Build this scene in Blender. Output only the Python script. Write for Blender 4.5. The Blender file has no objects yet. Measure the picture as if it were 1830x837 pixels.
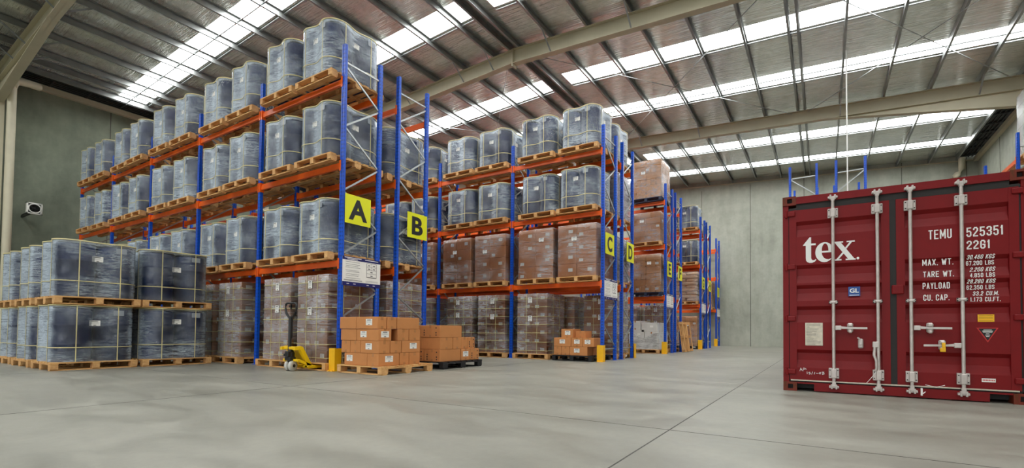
import bpy, math, random
from mathutils import Vector, Matrix
random.seed(7)
PI = math.pi
scene = bpy.context.scene
COL = scene.collection

# ------------------------------------------------------------------ camera
IMG_W, IMG_H = 1830.0, 837.0
F_PX, PPX, PPY = 815.5161, 1005.6207, 571.969
YAW, PITCH, ROLL, CAM_H = 0.5187, 0.0256, 0.0078, 0.7606
cam_d = bpy.data.cameras.new('camera')
cam = bpy.data.objects.new('camera', cam_d)
COL.objects.link(cam)
cam_d.sensor_fit = 'HORIZONTAL'
cam_d.sensor_width = 36.0
cam_d.lens = F_PX / IMG_W * 36.0
cam_d.shift_x = -(PPX - IMG_W / 2) / IMG_W
cam_d.shift_y = (PPY - IMG_H / 2) / IMG_W
cam_d.clip_end = 200
cy, sy = math.cos(YAW), math.sin(YAW)
cp, sp = math.cos(PITCH), math.sin(PITCH)
cr, sr = math.cos(ROLL), math.sin(ROLL)
fwd0, rt0, up0 = Vector((-sy, cy, 0)), Vector((cy, sy, 0)), Vector((0, 0, 1))
fwd = fwd0 * cp + up0 * sp
up1 = up0 * cp - fwd0 * sp
rt = rt0 * cr + up1 * sr
up = up1 * cr - rt0 * sr
M = Matrix.Identity(4)
for i, a in enumerate((rt, up, -fwd)):
    for j in range(3):
        M[j][i] = a[j]
M[2][3] = CAM_H
cam.matrix_world = M
scene.camera = cam

# ------------------------------------------------------------------ light and exposure
SKYLIGHT_STRENGTH = 15.5
SKY_STRENGTH = 3.2
scene.view_settings.view_transform = 'Standard'
scene.view_settings.look = 'None'
scene.view_settings.gamma = 1.0
scene.view_settings.use_curve_mapping = False
scene.view_settings.exposure = 0.0
world = bpy.data.worlds.new('overcast_sky')
scene.world = world
world.use_nodes = True
bg = world.node_tree.nodes['Background']
bg.inputs[0].default_value = (0.93, 0.97, 1.0, 1)
bg.inputs[1].default_value = SKY_STRENGTH
scene.cycles.transparent_max_bounces = 24
scene.cycles.max_bounces = 8
scene.cycles.diffuse_bounces = 5
scene.cycles.glossy_bounces = 3
scene.cycles.sample_clamp_indirect = 6.0
scene.cycles.caustics_reflective = False
scene.cycles.caustics_refractive = False
scene.cycles.use_denoising = True


# ------------------------------------------------------------------ materials
class NT:
    """small helper round a node tree"""
    def __init__(self, name):
        self.m = bpy.data.materials.new(name)
        self.m.use_nodes = True
        self.t = self.m.node_tree
        self.p = self.t.nodes['Principled BSDF']
        self.out = self.t.nodes['Material Output']

    def n(self, kind, **kw):
        x = self.t.nodes.new(kind)
        for k, v in kw.items():
            if k.startswith('i_'):
                x.inputs[k[2:].replace('_', ' ')].default_value = v
            else:
                setattr(x, k, v)
        return x

    def l(self, a, b):
        self.t.links.new(a, b)

    def math(self, op, a, b=None, clamp=False):
        x = self.t.nodes.new('ShaderNodeMath')
        x.operation = op
        x.use_clamp = clamp
        for i, v in enumerate((a, b)):
            if v is None:
                continue
            if isinstance(v, (int, float)):
                x.inputs[i].default_value = v
            else:
                self.l(v, x.inputs[i])
        return x.outputs[0]

    def coords(self, scale=(1, 1, 1), rnd=False, rot=(0, 0, 0)):
        tc = self.n('ShaderNodeTexCoord')
        mp = self.n('ShaderNodeMapping')
        mp.inputs['Scale'].default_value = scale
        mp.inputs['Rotation'].default_value = rot
        src = tc.outputs['Object']
        if rnd:
            oi = self.n('ShaderNodeObjectInfo')
            ad = self.n('ShaderNodeVectorMath', operation='ADD')
            self.l(src, ad.inputs[0])
            self.l(oi.outputs['Location'], ad.inputs[1])
            src = ad.outputs[0]
        self.l(src, mp.inputs['Vector'])
        return mp.outputs[0]

    def noise(self, vec, scale, detail=3.0, rough=0.55, dist=0.0):
        x = self.n('ShaderNodeTexNoise')
        x.inputs['Scale'].default_value = scale
        x.inputs['Detail'].default_value = detail
        x.inputs['Roughness'].default_value = rough
        x.inputs['Distortion'].default_value = dist
        self.l(vec, x.inputs['Vector'])
        return x.outputs['Fac']

    def ramp(self, fac, stops):
        x = self.n('ShaderNodeValToRGB')
        el = x.color_ramp.elements
        while len(el) > len(stops):
            el.remove(el[-1])
        while len(el) < len(stops):
            el.new(1.0)
        for e, (p, c) in zip(el, stops):
            e.position = p
            e.color = (c[0], c[1], c[2], 1) if not isinstance(c, (int, float)) else (c, c, c, 1)
        self.l(fac, x.inputs[0])
        return x.outputs[0]

    def bump(self, h, strength=0.3, dist=0.02):
        x = self.n('ShaderNodeBump')
        x.inputs['Strength'].default_value = strength
        x.inputs['Distance'].default_value = dist
        self.l(h, x.inputs['Height'])
        self.l(x.outputs[0], self.p.inputs['Normal'])
        return x.outputs[0]


def srgb(r, g, b):
    f = lambda c: (c / 255) / 12.92 if c / 255 <= 0.04045 else ((c / 255 + 0.055) / 1.055) ** 2.4
    return (f(r), f(g), f(b))


def mat(name, c, rough=0.5, metal=0.0, var=0.12, scale=4.0, spec=0.5, bump=0.0, rnd=True, stretch=(1, 1, 1)):
    """plain painted or printed surface with a faint procedural mottling"""
    k = NT(name)
    v = k.coords(stretch, rnd)
    nz = k.noise(v, scale)
    lo = tuple(x * (1 - var) for x in c)
    hi = tuple(min(1, x * (1 + var)) for x in c)
    k.l(k.ramp(nz, [(0.3, lo), (0.7, hi)]), k.p.inputs['Base Color'])
    k.p.inputs['Roughness'].default_value = rough
    k.p.inputs['Metallic'].default_value = metal
    k.p.inputs['Specular IOR Level'].default_value = spec
    if bump:
        k.bump(nz, bump, 0.01)
    return k.m


def mat_concrete(name, dark, light, rough=0.75, joints=None):
    k = NT(name)
    v = k.coords()
    a = k.noise(v, 0.35, 5, 0.6, 0.6)
    b = k.noise(v, 3.5, 6, 0.65)
    vs = k.coords((1.6, 1.6, 0.35))
    c = k.noise(vs, 1.4, 4, 0.6)
    s = k.math('ADD', k.math('MULTIPLY', a, 0.5), k.math('ADD', k.math('MULTIPLY', b, 0.22), k.math('MULTIPLY', c, 0.28)))
    k.l(k.ramp(s, [(0.36, dark), (0.62, light)]), k.p.inputs['Base Color'])
    k.p.inputs['Roughness'].default_value = rough
    k.bump(b, 0.12, 0.01)
    return k.m


def mat_floor():
    k = NT('floor_concrete')
    v = k.coords()
    a = k.noise(v, 0.45, 6, 0.6, 1.0)
    vs = k.coords((0.5, 1.6, 1), rot=(0, 0, 0.5))
    b = k.noise(vs, 1.6, 5, 0.62, 0.8)
    c = k.noise(v, 14, 5, 0.7)
    s = k.math('ADD', k.math('MULTIPLY', a, 0.42), k.math('ADD', k.math('MULTIPLY', b, 0.42), k.math('MULTIPLY', c, 0.16)))
    k.l(k.ramp(s, [(0.34, srgb(120, 118, 108)), (0.5, srgb(137, 135, 124)), (0.66, srgb(154, 151, 139))]), k.p.inputs['Base Color'])
    k.l(k.ramp(b, [(0.3, 0.30), (0.7, 0.52)]), k.p.inputs['Roughness'])
    k.p.inputs['Specular IOR Level'].default_value = 0.4
    k.bump(k.noise(v, 2.2, 4), 0.05, 0.02)
    return k.m


def mat_foil():
    """reflective roof foil with wrinkles running along the sheets"""
    k = NT('roof_foil')
    w1 = k.noise(k.coords((0.55, 7.0, 1)), 1.0, 4, 0.6, 1.4)
    w2 = k.noise(k.coords((1.6, 22.0, 1)), 1.0, 3, 0.6, 0.8)
    w3 = k.noise(k.coords((3, 3, 3)), 1.0, 3, 0.6, 1.0)
    h = k.math('ADD', k.math('MULTIPLY', w1, 0.6), k.math('ADD', k.math('MULTIPLY', w2, 0.22), k.math('MULTIPLY', w3, 0.18)))
    k.bump(h, 0.75, 0.09)
    k.l(k.ramp(w3, [(0.3, srgb(208, 208, 198)), (0.7, srgb(234, 234, 226))]), k.p.inputs['Base Color'])
    k.p.inputs['Metallic'].default_value = 0.68
    k.p.inputs['Roughness'].default_value = 0.14
    return k.m


def mat_film(name, tint, lo, hi, streak=38.0, rough=0.2, bumps=0.6, graze=0.55, shine=1.5):
    """clear stretch film: wrinkled, partly see-through"""
    k = NT(name)
    ang = k.noise(k.coords((0.7, 0.7, 0.7), True), 1.0, 1)
    v0 = k.coords((2.0, 2.0, streak), True, (0.10, -0.12, 0))
    w1 = k.noise(v0, 1.0, 5, 0.68, 1.3)
    w2 = k.noise(k.coords((9, 9, 14), True), 1.0, 4, 0.6, 1.5)
    w3 = k.noise(k.coords((1.3, 1.3, 1.6), True), 1.0, 2)
    h = k.math('ADD', k.math('MULTIPLY', w1, 0.65), k.math('MULTIPLY', w2, 0.35))
    ridge = k.math('SUBTRACT', 1.0, k.math('MULTIPLY', k.math('ABSOLUTE', k.math('SUBTRACT', w1, 0.5)), 15.0), True)
    f = k.math('ADD', k.math('MULTIPLY', h, 0.65), k.math('MULTIPLY', w3, 0.35))
    fac = k.n('ShaderNodeMapRange')
    fac.inputs['From Min'].default_value = 0.38
    fac.inputs['From Max'].default_value = 0.62
    fac.inputs['To Min'].default_value = lo
    fac.inputs['To Max'].default_value = hi
    k.l(f, fac.inputs['Value'])
    lw = k.n('ShaderNodeLayerWeight')
    lw.inputs['Blend'].default_value = 0.5
    gm = k.n('ShaderNodeMapRange', interpolation_type='SMOOTHSTEP')
    gm.inputs['From Min'].default_value = 0.22
    gm.inputs['From Max'].default_value = 0.62
    gm.inputs['To Max'].default_value = graze
    k.l(lw.outputs['Facing'], gm.inputs['Value'])
    g2 = k.math('MULTIPLY', gm.outputs[0], k.math('ADD', 0.45, h))
    patch = k.math('MULTIPLY', k.math('SUBTRACT', w3, 0.30), 2.2, True)
    cover = k.math('ADD', k.math('ADD', fac.outputs[0], k.math('MULTIPLY', k.math('MULTIPLY', ridge, patch), 0.8)), g2, True)
    k.p.inputs['Base Color'].default_value = (*tint, 1)
    k.p.inputs['Roughness'].default_value = rough
    k.p.inputs['Specular IOR Level'].default_value = 0.9
    k.bump(h, bumps, 0.035)
    tr = k.n('ShaderNodeBsdfTransparent')
    gl = k.n('ShaderNodeBsdfGlossy')
    gl.inputs['Roughness'].default_value = 0.16
    nb = k.p.inputs['Normal'].links[0].from_socket
    k.l(nb, gl.inputs['Normal'])
    fr = k.n('ShaderNodeFresnel')
    fr.inputs['IOR'].default_value = 1.5
    clear = k.n('ShaderNodeMixShader')
    k.l(k.math('MULTIPLY', fr.outputs[0], shine, True), clear.inputs[0])
    k.l(tr.outputs[0], clear.inputs[1])
    k.l(gl.outputs[0], clear.inputs[2])
    mx = k.n('ShaderNodeMixShader')
    k.l(cover, mx.inputs[0])
    k.l(clear.outputs[0], mx.inputs[1])
    k.l(k.p.outputs[0], mx.inputs[2])
    k.l(mx.outputs[0], k.out.inputs['Surface'])
    return k.m


def mat_wood(name, a, b, along=(3, 22, 22)):
    k = NT(name)
    v = k.coords(along, True)
    n1 = k.noise(v, 1.0, 5, 0.6, 0.8)
    n2 = k.noise(k.coords((2, 2, 2), True), 1.0, 2)
    s = k.math('ADD', k.math('MULTIPLY', n1, 0.6), k.math('MULTIPLY', n2, 0.4))
    k.l(k.ramp(s, [(0.35, a), (0.65, b)]), k.p.inputs['Base Color'])
    k.p.inputs['Roughness'].default_value = 0.75
    k.bump(n1, 0.2, 0.005)
    return k.m


def mat_post():
    """blue powder coat with two columns of punched slots"""
    k = NT('rack_blue')
    tc = k.n('ShaderNodeTexCoord')
    sx = k.n('ShaderNodeSeparateXYZ')
    k.l(tc.outputs['Object'], sx.inputs[0])
    nz = k.noise(k.coords((1, 1, 0.4), True), 5.0)
    base = k.ramp(nz, [(0.3, srgb(0, 66, 178)), (0.7, srgb(6, 86, 206))])
    fz = k.math('FRACT', k.math('MULTIPLY', sx.outputs['Z'], 1 / 0.075))
    z_in = k.math('LESS_THAN', k.math('ABSOLUTE', k.math('SUBTRACT', fz, 0.5)), 0.17)
    def col(out):
        a = k.math('ABSOLUTE', out)
        return k.math('LESS_THAN', k.math('ABSOLUTE', k.math('SUBTRACT', a, 0.022)), 0.006)
    hole = k.math('MULTIPLY', z_in, k.math('MAXIMUM', col(sx.outputs['X']), col(sx.outputs['Y'])), True)
    mx = k.n('ShaderNodeMix', data_type='RGBA')
    k.l(hole, mx.inputs[0])
    k.l(base, mx.inputs[6])
    mx.inputs[7].default_value = (0.003, 0.03, 0.16, 1)
    k.l(mx.outputs[2], k.p.inputs['Base Color'])
    k.p.inputs['Roughness'].default_value = 0.35
    return k.m


def mat_rusty(name, paint, rust, amount):
    k = NT(name)
    v = k.coords((1, 1, 1))
    n1 = k.noise(v, 7, 6, 0.65, 0.6)
    n2 = k.noise(v, 1.5, 3)
    s = k.math('ADD', k.math('MULTIPLY', n1, 0.6), k.math('MULTIPLY', n2, 0.4))
    p0 = tuple(x * 0.82 for x in paint)
    k.l(k.ramp(s, [(0.30, p0), (amount, paint), (amount + 0.06, rust)]), k.p.inputs['Base Color'])
    k.p.inputs['Roughness'].default_value = 0.5
    k.p.inputs['Specular IOR Level'].default_value = 0.28
    k.bump(n1, 0.05, 0.01)
    return k.m


def mat_emit(name, c, s):
    k = NT(name)
    e = k.n('ShaderNodeEmission')
    nz = k.noise(k.coords((0.3, 3, 1)), 1.0)
    k.l(k.ramp(nz, [(0.2, tuple(x * 0.92 for x in c)), (0.8, c)]), e.inputs[0])
    e.inputs[1].default_value = s
    k.l(e.outputs[0], k.out.inputs['Surface'])
    return k.m


BLUE = mat_post()
ORANGE = mat('beam_orange', srgb(234, 96, 20), 0.38, var=0.10)
GALV = mat('galvanised_steel', srgb(168, 172, 172), 0.38, 0.75, 0.12, 6)
PURLIN = mat('purlin_galvanised', srgb(150, 152, 150), 0.42, 0.7, 0.15, 3)
BEIGE = mat('steel_beige_paint', srgb(186, 178, 152), 0.5, var=0.05, scale=2)
WOOD = mat_wood('pallet_timber', srgb(190, 136, 78), srgb(230, 182, 118))
WOOD2 = mat_wood('pallet_timber_block', srgb(190, 138, 84), srgb(230, 182, 122), (12, 12, 12))
BLACKP = mat('pallet_black_plastic', srgb(26, 26, 28), 0.5)
BLUEP = mat('pallet_dark_blue_plastic', srgb(28, 40, 66), 0.5)
NAVY = mat('drum_navy_plastic', srgb(9, 40, 92), 0.3, var=0.15, scale=3)
LID = mat('drum_lid_grey', srgb(150, 150, 140), 0.5)
FILM_D = mat_film('stretch_film_drums', (0.55, 0.64, 0.74), -0.18, 0.21)
FILM_C = mat_film('stretch_film_cartons', (0.70, 0.66, 0.68), -0.16, 0.27, 30.0, 0.2, 0.6, 0.25)
FILM_L = mat_film('stretch_film_light', (0.72, 0.70, 0.70), -0.22, 0.16, 24.0, 0.2, 0.6, 0.08, 0.8)
FILM_W = mat_film('stretch_film_white', (0.80, 0.80, 0.78), 0.25, 0.85, 12.0)
CREAM = mat('strap_cream', srgb(216, 204, 150), 0.45)
YSTRAP = mat('strap_yellow', srgb(214, 202, 140), 0.45)
CARD = mat('cardboard_wrapped', srgb(170, 116, 80), 0.8, var=0.10, scale=3, spec=0.25)
CARD_C = mat('cardboard_rack_c', srgb(190, 126, 84), 0.8, var=0.10, scale=3, spec=0.25)
CARD_L = mat('cardboard_light', srgb(196, 132, 80), 0.78, var=0.07, scale=3, spec=0.25)
CARD_E = mat('cardboard_tan', srgb(214, 156, 106), 0.8, var=0.08, scale=3, spec=0.25)
CARD_G = mat('cardboard_grey_white', srgb(206, 204, 198), 0.7, var=0.06)
TAPE = mat('packing_tape', srgb(172, 116, 66), 0.3)
PAPER = mat('label_paper', srgb(236, 234, 228), 0.6, var=0.03)
PAPER_D = mat('label_under_film', srgb(150, 156, 164), 0.4, var=0.05)
PAPER_G = mat('label_grey', srgb(228, 226, 220), 0.6, var=0.05)
INK = mat('black_ink', srgb(28, 26, 26), 0.6)
SIGN_Y = mat('sign_yellow', srgb(226, 226, 8), 0.45, var=0.03)
SIGN_K = mat('sign_black', srgb(14, 14, 14), 0.5)
SIGN_B = mat('sign_navy', srgb(18, 22, 96), 0.45)
GUARD = mat('guard_yellow', srgb(244, 184, 16), 0.42, var=0.06)
JACK_Y = mat('jack_yellow', srgb(240, 196, 14), 0.38, var=0.06)
JACK_K = mat('jack_black', srgb(24, 24, 25), 0.45)
WHEEL = mat('wheel_nylon', srgb(206, 204, 196), 0.5)
SACK = mat('sack_paper', srgb(222, 186, 150), 0.8, var=0.10)
SACK_G = mat('sack_grey', srgb(170, 160, 152), 0.7, var=0.2)
CRED = mat_rusty('container_red', srgb(124, 10, 14), srgb(112, 30, 18), 0.66)
CRUST = mat_rusty('container_rust', srgb(116, 42, 28), srgb(92, 48, 22), 0.46)
GASKET = mat('rubber_gasket', srgb(34, 30, 28), 0.7)
ROD = mat('lock_rod_steel', srgb(196, 186, 180), 0.4, 0.35, 0.12, 12)
WHITE = mat('decal_white', srgb(238, 236, 232), 0.5, var=0.02)
DEC_B = mat('decal_blue', srgb(22, 72, 146), 0.4)
DEC_Y = mat('decal_yellow', srgb(242, 182, 20), 0.45)
DEC_R = mat('decal_red', srgb(200, 40, 36), 0.45)
PLATE = mat('plate_aluminium', srgb(206, 196, 178), 0.45, 0.2, 0.12, 20)
DARK = mat('gutter_dark', srgb(38, 38, 36), 0.6)
PVC = mat('downpipe_pvc', srgb(206, 198, 172), 0.45, var=0.04)
JOINT = mat('joint_sealant', srgb(72, 70, 64), 0.8)
FOIL = mat_foil()
GLOW = mat_emit('skylight_sheet', (0.97, 1.0, 1.0), SKYLIGHT_STRENGTH)
FLOORM = mat_floor()
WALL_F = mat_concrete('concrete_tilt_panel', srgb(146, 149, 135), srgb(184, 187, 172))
WALL_L = mat_concrete('concrete_panel_shade_tone', srgb(94, 101, 86), srgb(134, 141, 122))  # same panel concrete; weaker light on this wall put into a darker tone


# ------------------------------------------------------------------ mesh helpers
class MB:
    def __init__(self):
        self.v, self.f, self.mi, self.sm = [], [], [], []

    def add(self, vs, fs, m=0, smooth=False):
        o = len(self.v)
        self.v += [tuple(p) for p in vs]
        for f in fs:
            self.f.append(tuple(i + o for i in f))
            self.mi.append(m)
            self.sm.append(smooth)

    def box(self, x0, x1, y0, y1, z0, z1, m=0):
        vs = [(x0, y0, z0), (x1, y0, z0), (x1, y1, z0), (x0, y1, z0), (x0, y0, z1), (x1, y0, z1), (x1, y1, z1), (x0, y1, z1)]
        self.add(vs, [(0, 3, 2, 1), (4, 5, 6, 7), (0, 1, 5, 4), (1, 2, 6, 5), (2, 3, 7, 6), (3, 0, 4, 7)], m)

    def cbox(self, x0, x1, y0, y1, z0, z1, c=0.006, m=0):
        """box with chamfered edges"""
        P = {}
        vs = []
        for sx in (0, 1):
            for sy_ in (0, 1):
                for sz in (0, 1):
                    X, Y, Z = (x1 if sx else x0), (y1 if sy_ else y0), (z1 if sz else z0)
                    dx, dy, dz = (-c if sx else c), (-c if sy_ else c), (-c if sz else c)
                    for ax, p in (('x', (X, Y + dy, Z + dz)), ('y', (X + dx, Y, Z + dz)), ('z', (X + dx, Y + dy, Z))):
                        P[(sx, sy_, sz, ax)] = len(vs)
                        vs.append(p)
        g = lambda *k: P[k]
        fs = [
            (g(0, 0, 0, 'x'), g(0, 0, 1, 'x'), g(0, 1, 1, 'x'), g(0, 1, 0, 'x')), (g(1, 0, 0, 'x'), g(1, 1, 0, 'x'), g(1, 1, 1, 'x'), g(1, 0, 1, 'x')),
            (g(0, 0, 0, 'y'), g(1, 0, 0, 'y'), g(1, 0, 1, 'y'), g(0, 0, 1, 'y')), (g(0, 1, 0, 'y'), g(0, 1, 1, 'y'), g(1, 1, 1, 'y'), g(1, 1, 0, 'y')),
            (g(0, 0, 0, 'z'), g(0, 1, 0, 'z'), g(1, 1, 0, 'z'), g(1, 0, 0, 'z')), (g(0, 0, 1, 'z'), g(1, 0, 1, 'z'), g(1, 1, 1, 'z'), g(0, 1, 1, 'z'))]
        for a in (0, 1):
            for b in (0, 1):
                fs.append((g(a, b, 0, 'x'), g(a, b, 1, 'x'), g(a, b, 1, 'y'), g(a, b, 0, 'y')))
                fs.append((g(a, 0, b, 'x'), g(a, 1, b, 'x'), g(a, 1, b, 'z'), g(a, 0, b, 'z')))
                fs.append((g(0, a, b, 'y'), g(1, a, b, 'y'), g(1, a, b, 'z'), g(0, a, b, 'z')))
        for a in (0, 1):
            for b in (0, 1):
                for d in (0, 1):
                    fs.append((g(a, b, d, 'x'), g(a, b, d, 'y'), g(a, b, d, 'z')))
        self.add(vs, fs, m)

    def bar(self, p, q, w, h, m=0, upv=(0, 0, 1)):
        """square-section bar from p to q, w across and h along upv"""
        p, q = Vector(p), Vector(q)
        d = (q - p).normalized()
        u = Vector(upv)
        s = d.cross(u)
        if s.length < 1e-4:
            s = d.cross(Vector((1, 0, 0)))
        s.normalize()
        u = s.cross(d).normalized()
        vs = []
        for c in (p, q):
            for a, b in ((-1, -1), (1, -1), (1, 1), (-1, 1)):
                vs.append(c + s * (a * w / 2) + u * (b * h / 2))
        self.add(vs, [(0, 3, 2, 1), (4, 5, 6, 7), (0, 1, 5, 4), (1, 2, 6, 5), (2, 3, 7, 6), (3, 0, 4, 7)], m)

    def tube(self, pts, r, n=10, m=0, caps=True):
        pts = [Vector(p) for p in pts]
        rings = []
        for i, p in enumerate(pts):
            d = (pts[min(i + 1, len(pts) - 1)] - pts[max(i - 1, 0)]).normalized()
            ref = Vector((0, 0, 1)) if abs(d.z) < 0.9 else Vector((1, 0, 0))
            s = d.cross(ref).normalized()
            u = s.cross(d).normalized()
            rings.append([p + (s * math.cos(2 * PI * k / n) + u * math.sin(2 * PI * k / n)) * r for k in range(n)])
        self.loft(rings, m, True, caps)

    def loft(self, rings, m=0, smooth=True, caps=False, closed=True):
        n = len(rings[0])
        vs = [p for r in rings for p in r]
        fs = []
        for i in range(len(rings) - 1):
            for k in range(n if closed else n - 1):
                a, b = i * n + k, i * n + (k + 1) % n
                fs.append((a, b, b + n, a + n))
        self.add(vs, fs, m, smooth)
        if caps:
            self.add(rings[0], [tuple(range(n - 1, -1, -1))], m)
            self.add(rings[-1], [tuple(range(n))], m)

    def lathe(self, prof, n=20, m=0, c=(0, 0, 0), axis='z', smooth=True):
        rings = []
        for r, z in prof:
            ring = []
            for k in range(n):
                a = 2 * PI * k / n
                x, y = r * math.cos(a), r * math.sin(a)
                p = (x, y, z) if axis == 'z' else ((z, x, y) if axis == 'x' else (y, z, x))
                ring.append((p[0] + c[0], p[1] + c[1], p[2] + c[2]))
            rings.append(ring)
        self.loft(rings, m, smooth, True)

    def mesh(self, name, mats):
        me = bpy.data.meshes.new(name)
        me.from_pydata([tuple(p) for p in self.v], [], self.f)
        for a in (mats if isinstance(mats, (list, tuple)) else [mats]):
            me.materials.append(a)
        me.polygons.foreach_set('material_index', self.mi)
        me.polygons.foreach_set('use_smooth', self.sm)
        me.update()
        return me

    def obj(self, name, mats, parent=None, loc=(0, 0, 0), rot=(0, 0, 0)):
        return inst(name, self.mesh(name, mats), parent, loc, rot)


def inst(name, me, parent=None, loc=(0, 0, 0), rot=(0, 0, 0)):
    o = bpy.data.objects.new(name, me)
    COL.objects.link(o)
    o.location = loc
    o.rotation_euler = rot
    if parent is not None:
        o.parent = parent
    return o


def thing(name, label, cat, loc=(0, 0, 0), rz=0.0, group=None, rot=None):
    o = inst(name, None, None, loc, rot or (0, 0, rz))
    o.empty_display_size = 0.2
    return tag(o, label, cat, group)


LABELS = {}


def tag(o, label, cat, group=None):
    o['label'] = label
    o['category'] = cat
    if group:
        o['group'] = group
    LABELS[label] = LABELS.get(label, 0) + 1
    return o


def struct(o):
    o['kind'] = 'structure'
    return o


def text_mesh(s, w, h, thick=0.0015, bold=0.0, shear=0.0, m=None, name='lettering'):
    """lettering in the x-z plane facing -y, lower left corner at the origin, scaled to w by h"""
    cu = bpy.data.curves.new(name, 'FONT')
    cu.body = s
    cu.offset = bold
    cu.shear = shear
    cu.resolution_u = 4
    ob = bpy.data.objects.new(name, cu)
    COL.objects.link(ob)
    dg = bpy.context.evaluated_depsgraph_get()
    me = bpy.data.meshes.new_from_object(ob.evaluated_get(dg))
    COL.objects.unlink(ob)
    bpy.data.objects.remove(ob)
    return flat_to_wall(me, w, h, thick, m, name)


def curve_mesh(loops, thick, m, name='lettering', w=None, h=None):
    cu = bpy.data.curves.new(name, 'CURVE')
    cu.dimensions = '2D'
    cu.fill_mode = 'BOTH'
    for lp in loops:
        s = cu.splines.new('POLY')
        s.points.add(len(lp) - 1)
        for p, q in zip(s.points, lp):
            p.co = (q[0], q[1], 0, 1)
        s.use_cyclic_u = True
    ob = bpy.data.objects.new(name, cu)
    COL.objects.link(ob)
    dg = bpy.context.evaluated_depsgraph_get()
    me = bpy.data.meshes.new_from_object(ob.evaluated_get(dg))
    COL.objects.unlink(ob)
    bpy.data.objects.remove(ob)
    return flat_to_wall(me, w, h, thick, m, name)


def flat_to_wall(me, w, h, thick, m, name):
    xs = [v.co.x for v in me.vertices]
    ys = [v.co.y for v in me.vertices]
    x0, y0 = min(xs), min(ys)
    kx = w / (max(xs) - x0) if w else 1.0
    ky = h / (max(ys) - y0) if h else 1.0
    if not w:
        x0 = y0 = 0
    mb = MB()
    front = [((v.co.x - x0) * kx, -thick, (v.co.y - y0) * ky) for v in me.vertices]
    back = [(p[0], 0.0, p[2]) for p in front]
    n = len(front)
    fs, edges = [], {}
    for p in me.polygons:
        vi = list(p.vertices)
        if p.normal.z < 0:
            vi.reverse()
        fs.append(tuple(vi))
        for a, b in zip(vi, vi[1:] + vi[:1]):
            edges[(a, b)] = 1
    for (a, b) in edges:
        if (b, a) not in edges:
            fs.append((b, a, a + n, b + n))
    mb.add(front + back, fs)
    bpy.data.meshes.remove(me)
    return mb.mesh(name, m)


# ------------------------------------------------------------------ room shell
XL, XR_WALL, Y_FAR, Y_BACK = -23.0, 6.25, 27.6, -9.0
RIDGE_X, SLOPE = -8.4, 0.049
RIDGE_Z = 9.193 + SLOPE * 8.4


def zr(x, dz=0.0):
    """underside of the purlins"""
    return RIDGE_Z - SLOPE * abs(x - RIDGE_X) + dz


E_L, E_R = -22.2, 5.55          # eave edges of the sheeting
b = MB()
b.box(XL - 0.3, XR_WALL + 0.3, Y_BACK - 0.3, Y_FAR + 0.3, -0.2, 0.0)
JX = [-1.045, -6.2, -11.4, -16.6]
for x in JX:
    b.box(x - 0.005, x + 0.005, Y_BACK, Y_FAR, -0.001, 0.0012, 1)
for y in (3.52, -4.3, 19.4):
    b.box(XL, XR_WALL, y - 0.004, y + 0.004, -0.001, 0.001, 1)
struct(b.obj('floor', [FLOORM, JOINT]))

b = MB()
b.box(XL - 0.2, XR_WALL + 0.2, Y_FAR, Y_FAR + 0.2, 0, 10.2)
for x in (-0.85, -3.55, -6.26, 3.4, 1.85 + 4.0, -9.0, -11.7, -14.4, -17.1, -19.8):
    b.box(x - 0.012, x + 0.012, Y_FAR - 0.004, Y_FAR, 0, 9.2, 1)
struct(b.obj('wall_far', [WALL_F, JOINT]))
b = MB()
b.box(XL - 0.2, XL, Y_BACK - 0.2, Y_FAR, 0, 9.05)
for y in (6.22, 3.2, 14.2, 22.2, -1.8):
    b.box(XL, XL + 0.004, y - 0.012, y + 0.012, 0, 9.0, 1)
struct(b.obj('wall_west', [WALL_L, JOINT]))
b = MB()
b.box(XR_WALL, XR_WALL + 0.2, Y_BACK - 0.2, Y_FAR, 0, 8.95)
for y in (24.6, 21.6, 18.6, 15.6):
    b.box(XR_WALL - 0.004, XR_WALL, y - 0.012, y + 0.012, 0, 8.9, 1)
struct(b.obj('wall_east', [WALL_F, JOINT]))
# wall behind the camera with three open roller doors
b = MB()
DOORS = [(-20.5, -14.5), (-10.0, -3.5), (-1.5, 4.7)]
xs = [XL - 0.2] + [x for d in DOORS for x in d] + [XR_WALL + 0.2]
for i in range(0, len(xs), 2):
    b.box(xs[i], xs[i + 1], Y_BACK - 0.2, Y_BACK, 0, 10.2)
for d in DOORS:
    b.box(d[0], d[1], Y_BACK - 0.2, Y_BACK, 5.4, 10.2)
struct(b.obj('wall_rear', [WALL_F]))
b = MB()
b.box(-60, 50, -60, Y_BACK - 0.2, -0.25, -0.02)
struct(b.obj('yard_pavement', [FLOORM]))

# roof sheeting, split by the translucent strips
SKY_L = [(-2.2, -1.45), (0.8, 1.55), (6.12, 6.88), (9.17, 9.88), (13.66, 14.42), (16.6, 17.35), (21.9, 22.7), (24.95, 25.65)]
SKY_R = [(-2.2, -1.45), (0.8, 1.55), (6.12, 6.88), (9.17, 9.85), (13.63, 14.36), (16.6, 17.33), (21.95, 22.72), (25.0, 25.6)]
SHEET_DZ = 0.2
b = MB()


def sheet(x0, x1, y0, y1, m=0, mb=None, dz=SHEET_DZ, t=0.012):
    mb = mb or b
    vs = []
    for z in (0, t):
        for x, y in ((x0, y0), (x1, y0), (x1, y1), (x0, y1)):
            vs.append((x, y, zr(x, dz + z)))
    mb.add(vs, [(0, 3, 2, 1), (4, 5, 6, 7), (0, 1, 5, 4), (1, 2, 6, 5), (2, 3, 7, 6), (3, 0, 4, 7)], m)


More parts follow.
